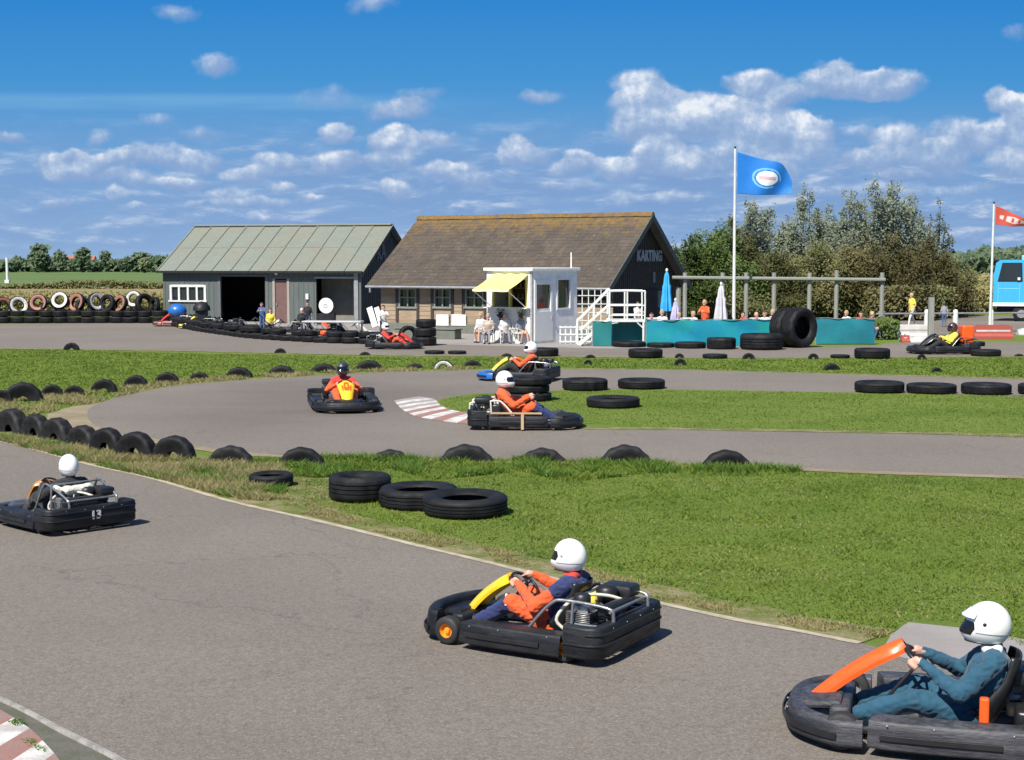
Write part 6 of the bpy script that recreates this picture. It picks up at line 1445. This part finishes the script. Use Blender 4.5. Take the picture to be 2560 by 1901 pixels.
mass('dry_reeds', a.x, b.x, 98, 108, 2.2, 12000, .30, LM['straw'], 'straw-coloured reeds on the bank right of the trees')
mass('hedge_scrub', AT(2400, 700, 150).x, AT(2700, 700, 150).x, 150, 160, 4.2, 6000, .8, LM['far'], 'dark hedge behind the reeds at the right', hn=.35)
mass('reed_bank', AT(-60, 700, 104).x, AT(440, 700, 104).x, 100, 108, 1.2, 13000, .3, LM['straw'], 'dry yellow reeds along the bank behind the left tyre bank', hn=.3)
mass('ditch_hedge', AT(-40, 700, 190).x, AT(420, 700, 190).x, 188, 190, .75, 3500, .4, LM['olive'], 'low dark hedge line across the far meadow', hn=1.1, sc=.06)
p = G(2215, 850); mass('weed_clump', p.x-1.0, p.x+.6, p.y-.3, p.y+2, .9, 1800, .16, LM['green'], 'weeds at the right end of the darker teal screen')
# far tree line
def round_tree(px, pt, Y, wpx, kd, label, n=900, pb=676):
    t = AT(px, pt, Y); e = empty('tree', (t.x, Y, 0)); tag(e, label, 'tree', 'trees of the far tree line'); w = wpx/2/ppm(t); r = np.random.default_rng(int(px*7))
    MB().tube([(0, 0, 0), (0, 0, t.z*.6)], [.5, .25], 6).build('trunk', M_BARK, e); c = []
    for q in range(16):
        a = r.uniform(0, 2*math.pi); u = r.uniform(-1, 1); rr = r.uniform(.3, .8); cc = np.array([math.cos(a)*math.sqrt(1-u*u)*w*rr, math.sin(a)*math.sqrt(1-u*u)*w*rr, t.z*(.55+.36*u*rr)])
        c.append(cc+r.normal(size=(n//16, 3))*np.array([w*.24, w*.24, t.z*.11]))
    c = np.concatenate(c); c = c[(c[:, 2] > .2) & (c[:, 2] < t.z*1.02)]; quads('crown', c, max(1.0, wpx*.035), LM[kd], e, .8); return e
ft = [(2, 648, 50), (30, 649, 40), (44, 640, 36), (70, 651, 36), (93, 610, 50), (118, 650, 36), (150, 627, 36), (176, 650, 36), (207, 619, 40), (234, 650, 32), (263, 628, 36), (290, 649, 38), (314, 643, 36), (345, 633, 46), (372, 636, 44), (361, 645, 32), (402, 642, 50)]
for i, (px, pt, w) in enumerate(ft):
    pale = i == 15
    round_tree(px, pt, 480+(i % 4)*14-(60 if pale else 0), w, 'farpale' if pale else 'far', ('small pale round tree in front of the far tree line near the shed' if pale else 'dark green tree in the far tree line at the left, %s' % nth(sorted(q[0] for q in ft).index(px), len(ft))), 1500 if w > 45 else 1100)
ftr = [(2400, 636, 70), (2435, 628, 50), (2462, 618, 46), (2480, 622, 40), (2505, 636, 60), (2545, 640, 70)]
for i, (px, pt, w) in enumerate(ftr): round_tree(px, pt, 330+(i % 3)*12, w, 'far', 'dark tree on the skyline at the right edge, %s' % nth(i, len(ftr)), 1500)
mass('far_wood', AT(-200, 660, 500).x, AT(460, 660, 500).x, 505, 520, 3.2, 9000, 2.0, LM['far'], 'low dark wood closing the far meadow at the left', hn=.4, sc=.02)
mass('far_hedge', AT(900, 660, 500).x, AT(3000, 660, 500).x, 505, 520, 4.5, 14000, 2.6, LM['far'], 'distant hedge line behind the buildings', hn=.4, sc=.02)

# ---- grass blades near the camera
def inpoly(x, y, P):
    c = np.zeros(len(x), bool); n = len(P)
    for i in range(n):
        x0, y0 = P[i][0], P[i][1]; x1, y1 = P[i-1][0], P[i-1][1]
        if y0 == y1: continue
        k = ((y0 > y) != (y1 > y)) & (x < (x1-x0)*(y-y0)/(y1-y0)+x0); c ^= k
    return c
def blades(name, poly, n, h, wd, m, label, seed=1, clump=.0, ypow=1.0, hs=.5, thr=-9, nsc=1.2, z=.0):
    P = [(p.x, p.y) for p in crom([G(*q) for q in poly], 4, True)]; A = np.array(P); r = np.random.default_rng(seed)
    y0, y1 = A[:, 1].min(), A[:, 1].max(); X = []; Y = []
    m_ = 0
    while m_ < n:
        k = n*2; y = y0+(y1-y0)*r.uniform(0, 1, k)**ypow; x = r.uniform(A[:, 0].min(), A[:, 0].max(), k); ok = inpoly(x, y, P)
        px = x/y*F; ok &= np.abs(px) < 1400
        x, y = x[ok], y[ok]
        if thr > -9:
            nz = np.array([mnoise.noise(Vector((a*nsc, b*nsc, seed))) for a, b in zip(x, y)]); g_ = nz > thr; x, y = x[g_], y[g_]
        X.append(x); Y.append(y); m_ += len(x)
        if len(x) == 0: break
    x = np.concatenate(X)[:n]; y = np.concatenate(Y)[:n]; n = len(x)
    hh = h*r.uniform(1-hs, 1+hs, n)*(y/18.)**.15; a = r.uniform(0, 2*math.pi, n); la = r.uniform(0, 2*math.pi, n); ln = hh*r.uniform(.5, 1.7, n)
    dx, dy = np.cos(a)*wd*r.uniform(.6, 1.4, n), np.sin(a)*wd*r.uniform(.6, 1.4, n)
    v = np.stack([np.stack([x-dx, y-dy, np.full(n, z)], 1), np.stack([x+dx, y+dy, np.full(n, z)], 1), np.stack([x+np.cos(la)*ln, y+np.sin(la)*ln, z+hh], 1)], 1).reshape(-1, 3)
    me = bpy.data.meshes.new(name); me.vertices.add(3*n); me.vertices.foreach_set('co', v.ravel()); me.loops.add(3*n); me.loops.foreach_set('vertex_index', np.arange(3*n, dtype=np.int32)); me.polygons.add(n); me.polygons.foreach_set('loop_start', np.arange(0, 3*n, 3, dtype=np.int32)); me.update(); me.validate()
    me.materials.append(m); o = bpy.data.objects.new(name, me); C.objects.link(o); return tag(o, label, 'grass', None, 'stuff')
NEAR = [(640, 1180), (980, 1162), (1300, 1160), (1700, 1170), (1960, 1178), (2186, 1188), (2560, 1200), (2900, 1210), (3000, 1700), (2620, 1640), (2440, 1566), (2290, 1552), (2200, 1590), (2000, 1556), (1700, 1500), (1420, 1436), (1180, 1382), (980, 1334), (780, 1284), (600, 1238), (500, 1210)]
blades('lawn_grass', NEAR, 120000, .016, .009, LM['blades'], 'short mown green grass on the near island', 3, ypow=1.25)
blades('long_grass', NEAR, 9000, .042, .010, LM['blades'], 'longer grass tufts on the near island', 4, ypow=1.25, thr=.12, nsc=1.6)
blades('straw_grass', NEAR, 5000, .02, .010, LM['straw'], 'dry straw bits lying in the near lawn', 5, ypow=1.3, thr=.1, nsc=.9)
EDGE_B = [(600, 1250), (805, 1299), (1035, 1355), (1243, 1404), (1440, 1453), (1611, 1491), (1841, 1541), (2151, 1596), (2220, 1576), (2000, 1548), (1700, 1480), (1420, 1415), (1180, 1360), (900, 1300), (700, 1240)]
blades('edge_grass', EDGE_B, 16000, .030, .010, LM['straw'], 'dry grass along the kerb line of the near track', 6, thr=-.05, nsc=1.4)
CREST = [(640, 1152), (980, 1146), (1300, 1150), (1640, 1158), (1960, 1174), (1990, 1184), (1820, 1192), (1640, 1184), (1420, 1205), (1300, 1182), (1080, 1200), (980, 1174), (800, 1196), (640, 1176)]
blades('crest_weeds', CREST, 9000, .10, .014, LM['weeds'], 'taller green weeds along the crest of the near island', 7, thr=.12, nsc=1.5)
blades('crest_grass', CREST, 12000, .055, .012, LM['blades'], 'rough grass along the crest of the near island', 17)
DRY = [(-60, 1085), (100, 1108), (300, 1140), (430, 1150), (560, 1165), (700, 1172), (700, 1240), (600, 1250), (380, 1196), (230, 1163), (0, 1104), (-60, 1094)]
blades('dry_verge_grass', DRY, 17000, .10, .011, LM['straw'], 'tall dry grass among the chained tyres at the left', 8, thr=-.2, nsc=1.3)
blades('verge_grass', DRY, 15000, .08, .011, LM['weeds'], 'green weeds among the dry grass at the left', 9, thr=.05, nsc=1.1)
ISL = [(1100, 1010), (1150, 993), (1323, 982), (1666, 978), (2151, 985), (2700, 998), (2700, 1092), (2234, 1082), (1713, 1073), (1300, 1053), (1174, 1034)]
blades('island_grass', ISL, 60000, .022, .02, LM['blades'], 'mown grass of the inner island', 10)
FARG = [(-60, 880), (460, 884), (920, 893), (1380, 896), (1840, 900), (2700, 898), (2700, 945), (2151, 935), (1415, 921), (920, 929), (644, 944), (430, 962), (300, 988), (200, 1010), (-60, 1040)]
blades('strip_grass', FARG, 70000, .025, .03, LM['blades'], 'mown grass strip between middle and far track', 11, ypow=1.3)
ARC = [(-40, 1000), (200, 985), (300, 972), (437, 955), (644, 940), (920, 928), (1160, 920), (1160, 925), (920, 932), (644, 948), (437, 964), (300, 992), (215, 1014), (60, 1040), (-40, 1045)]
blades('arc_weeds', ARC, 9000, .08, .02, LM['straw'], 'rough yellowish grass under the arc of half-buried tyres', 12, thr=-.1, nsc=1.)
blades('gutter_weeds', [(20, 1790), (90, 1840), (190, 1905), (260, 1960), (200, 1960), (110, 1890), (30, 1830)], 500, .03, .009, LM['weeds'], 'weeds between edging and red-white kerb at bottom left', 13, thr=.1, nsc=3.)
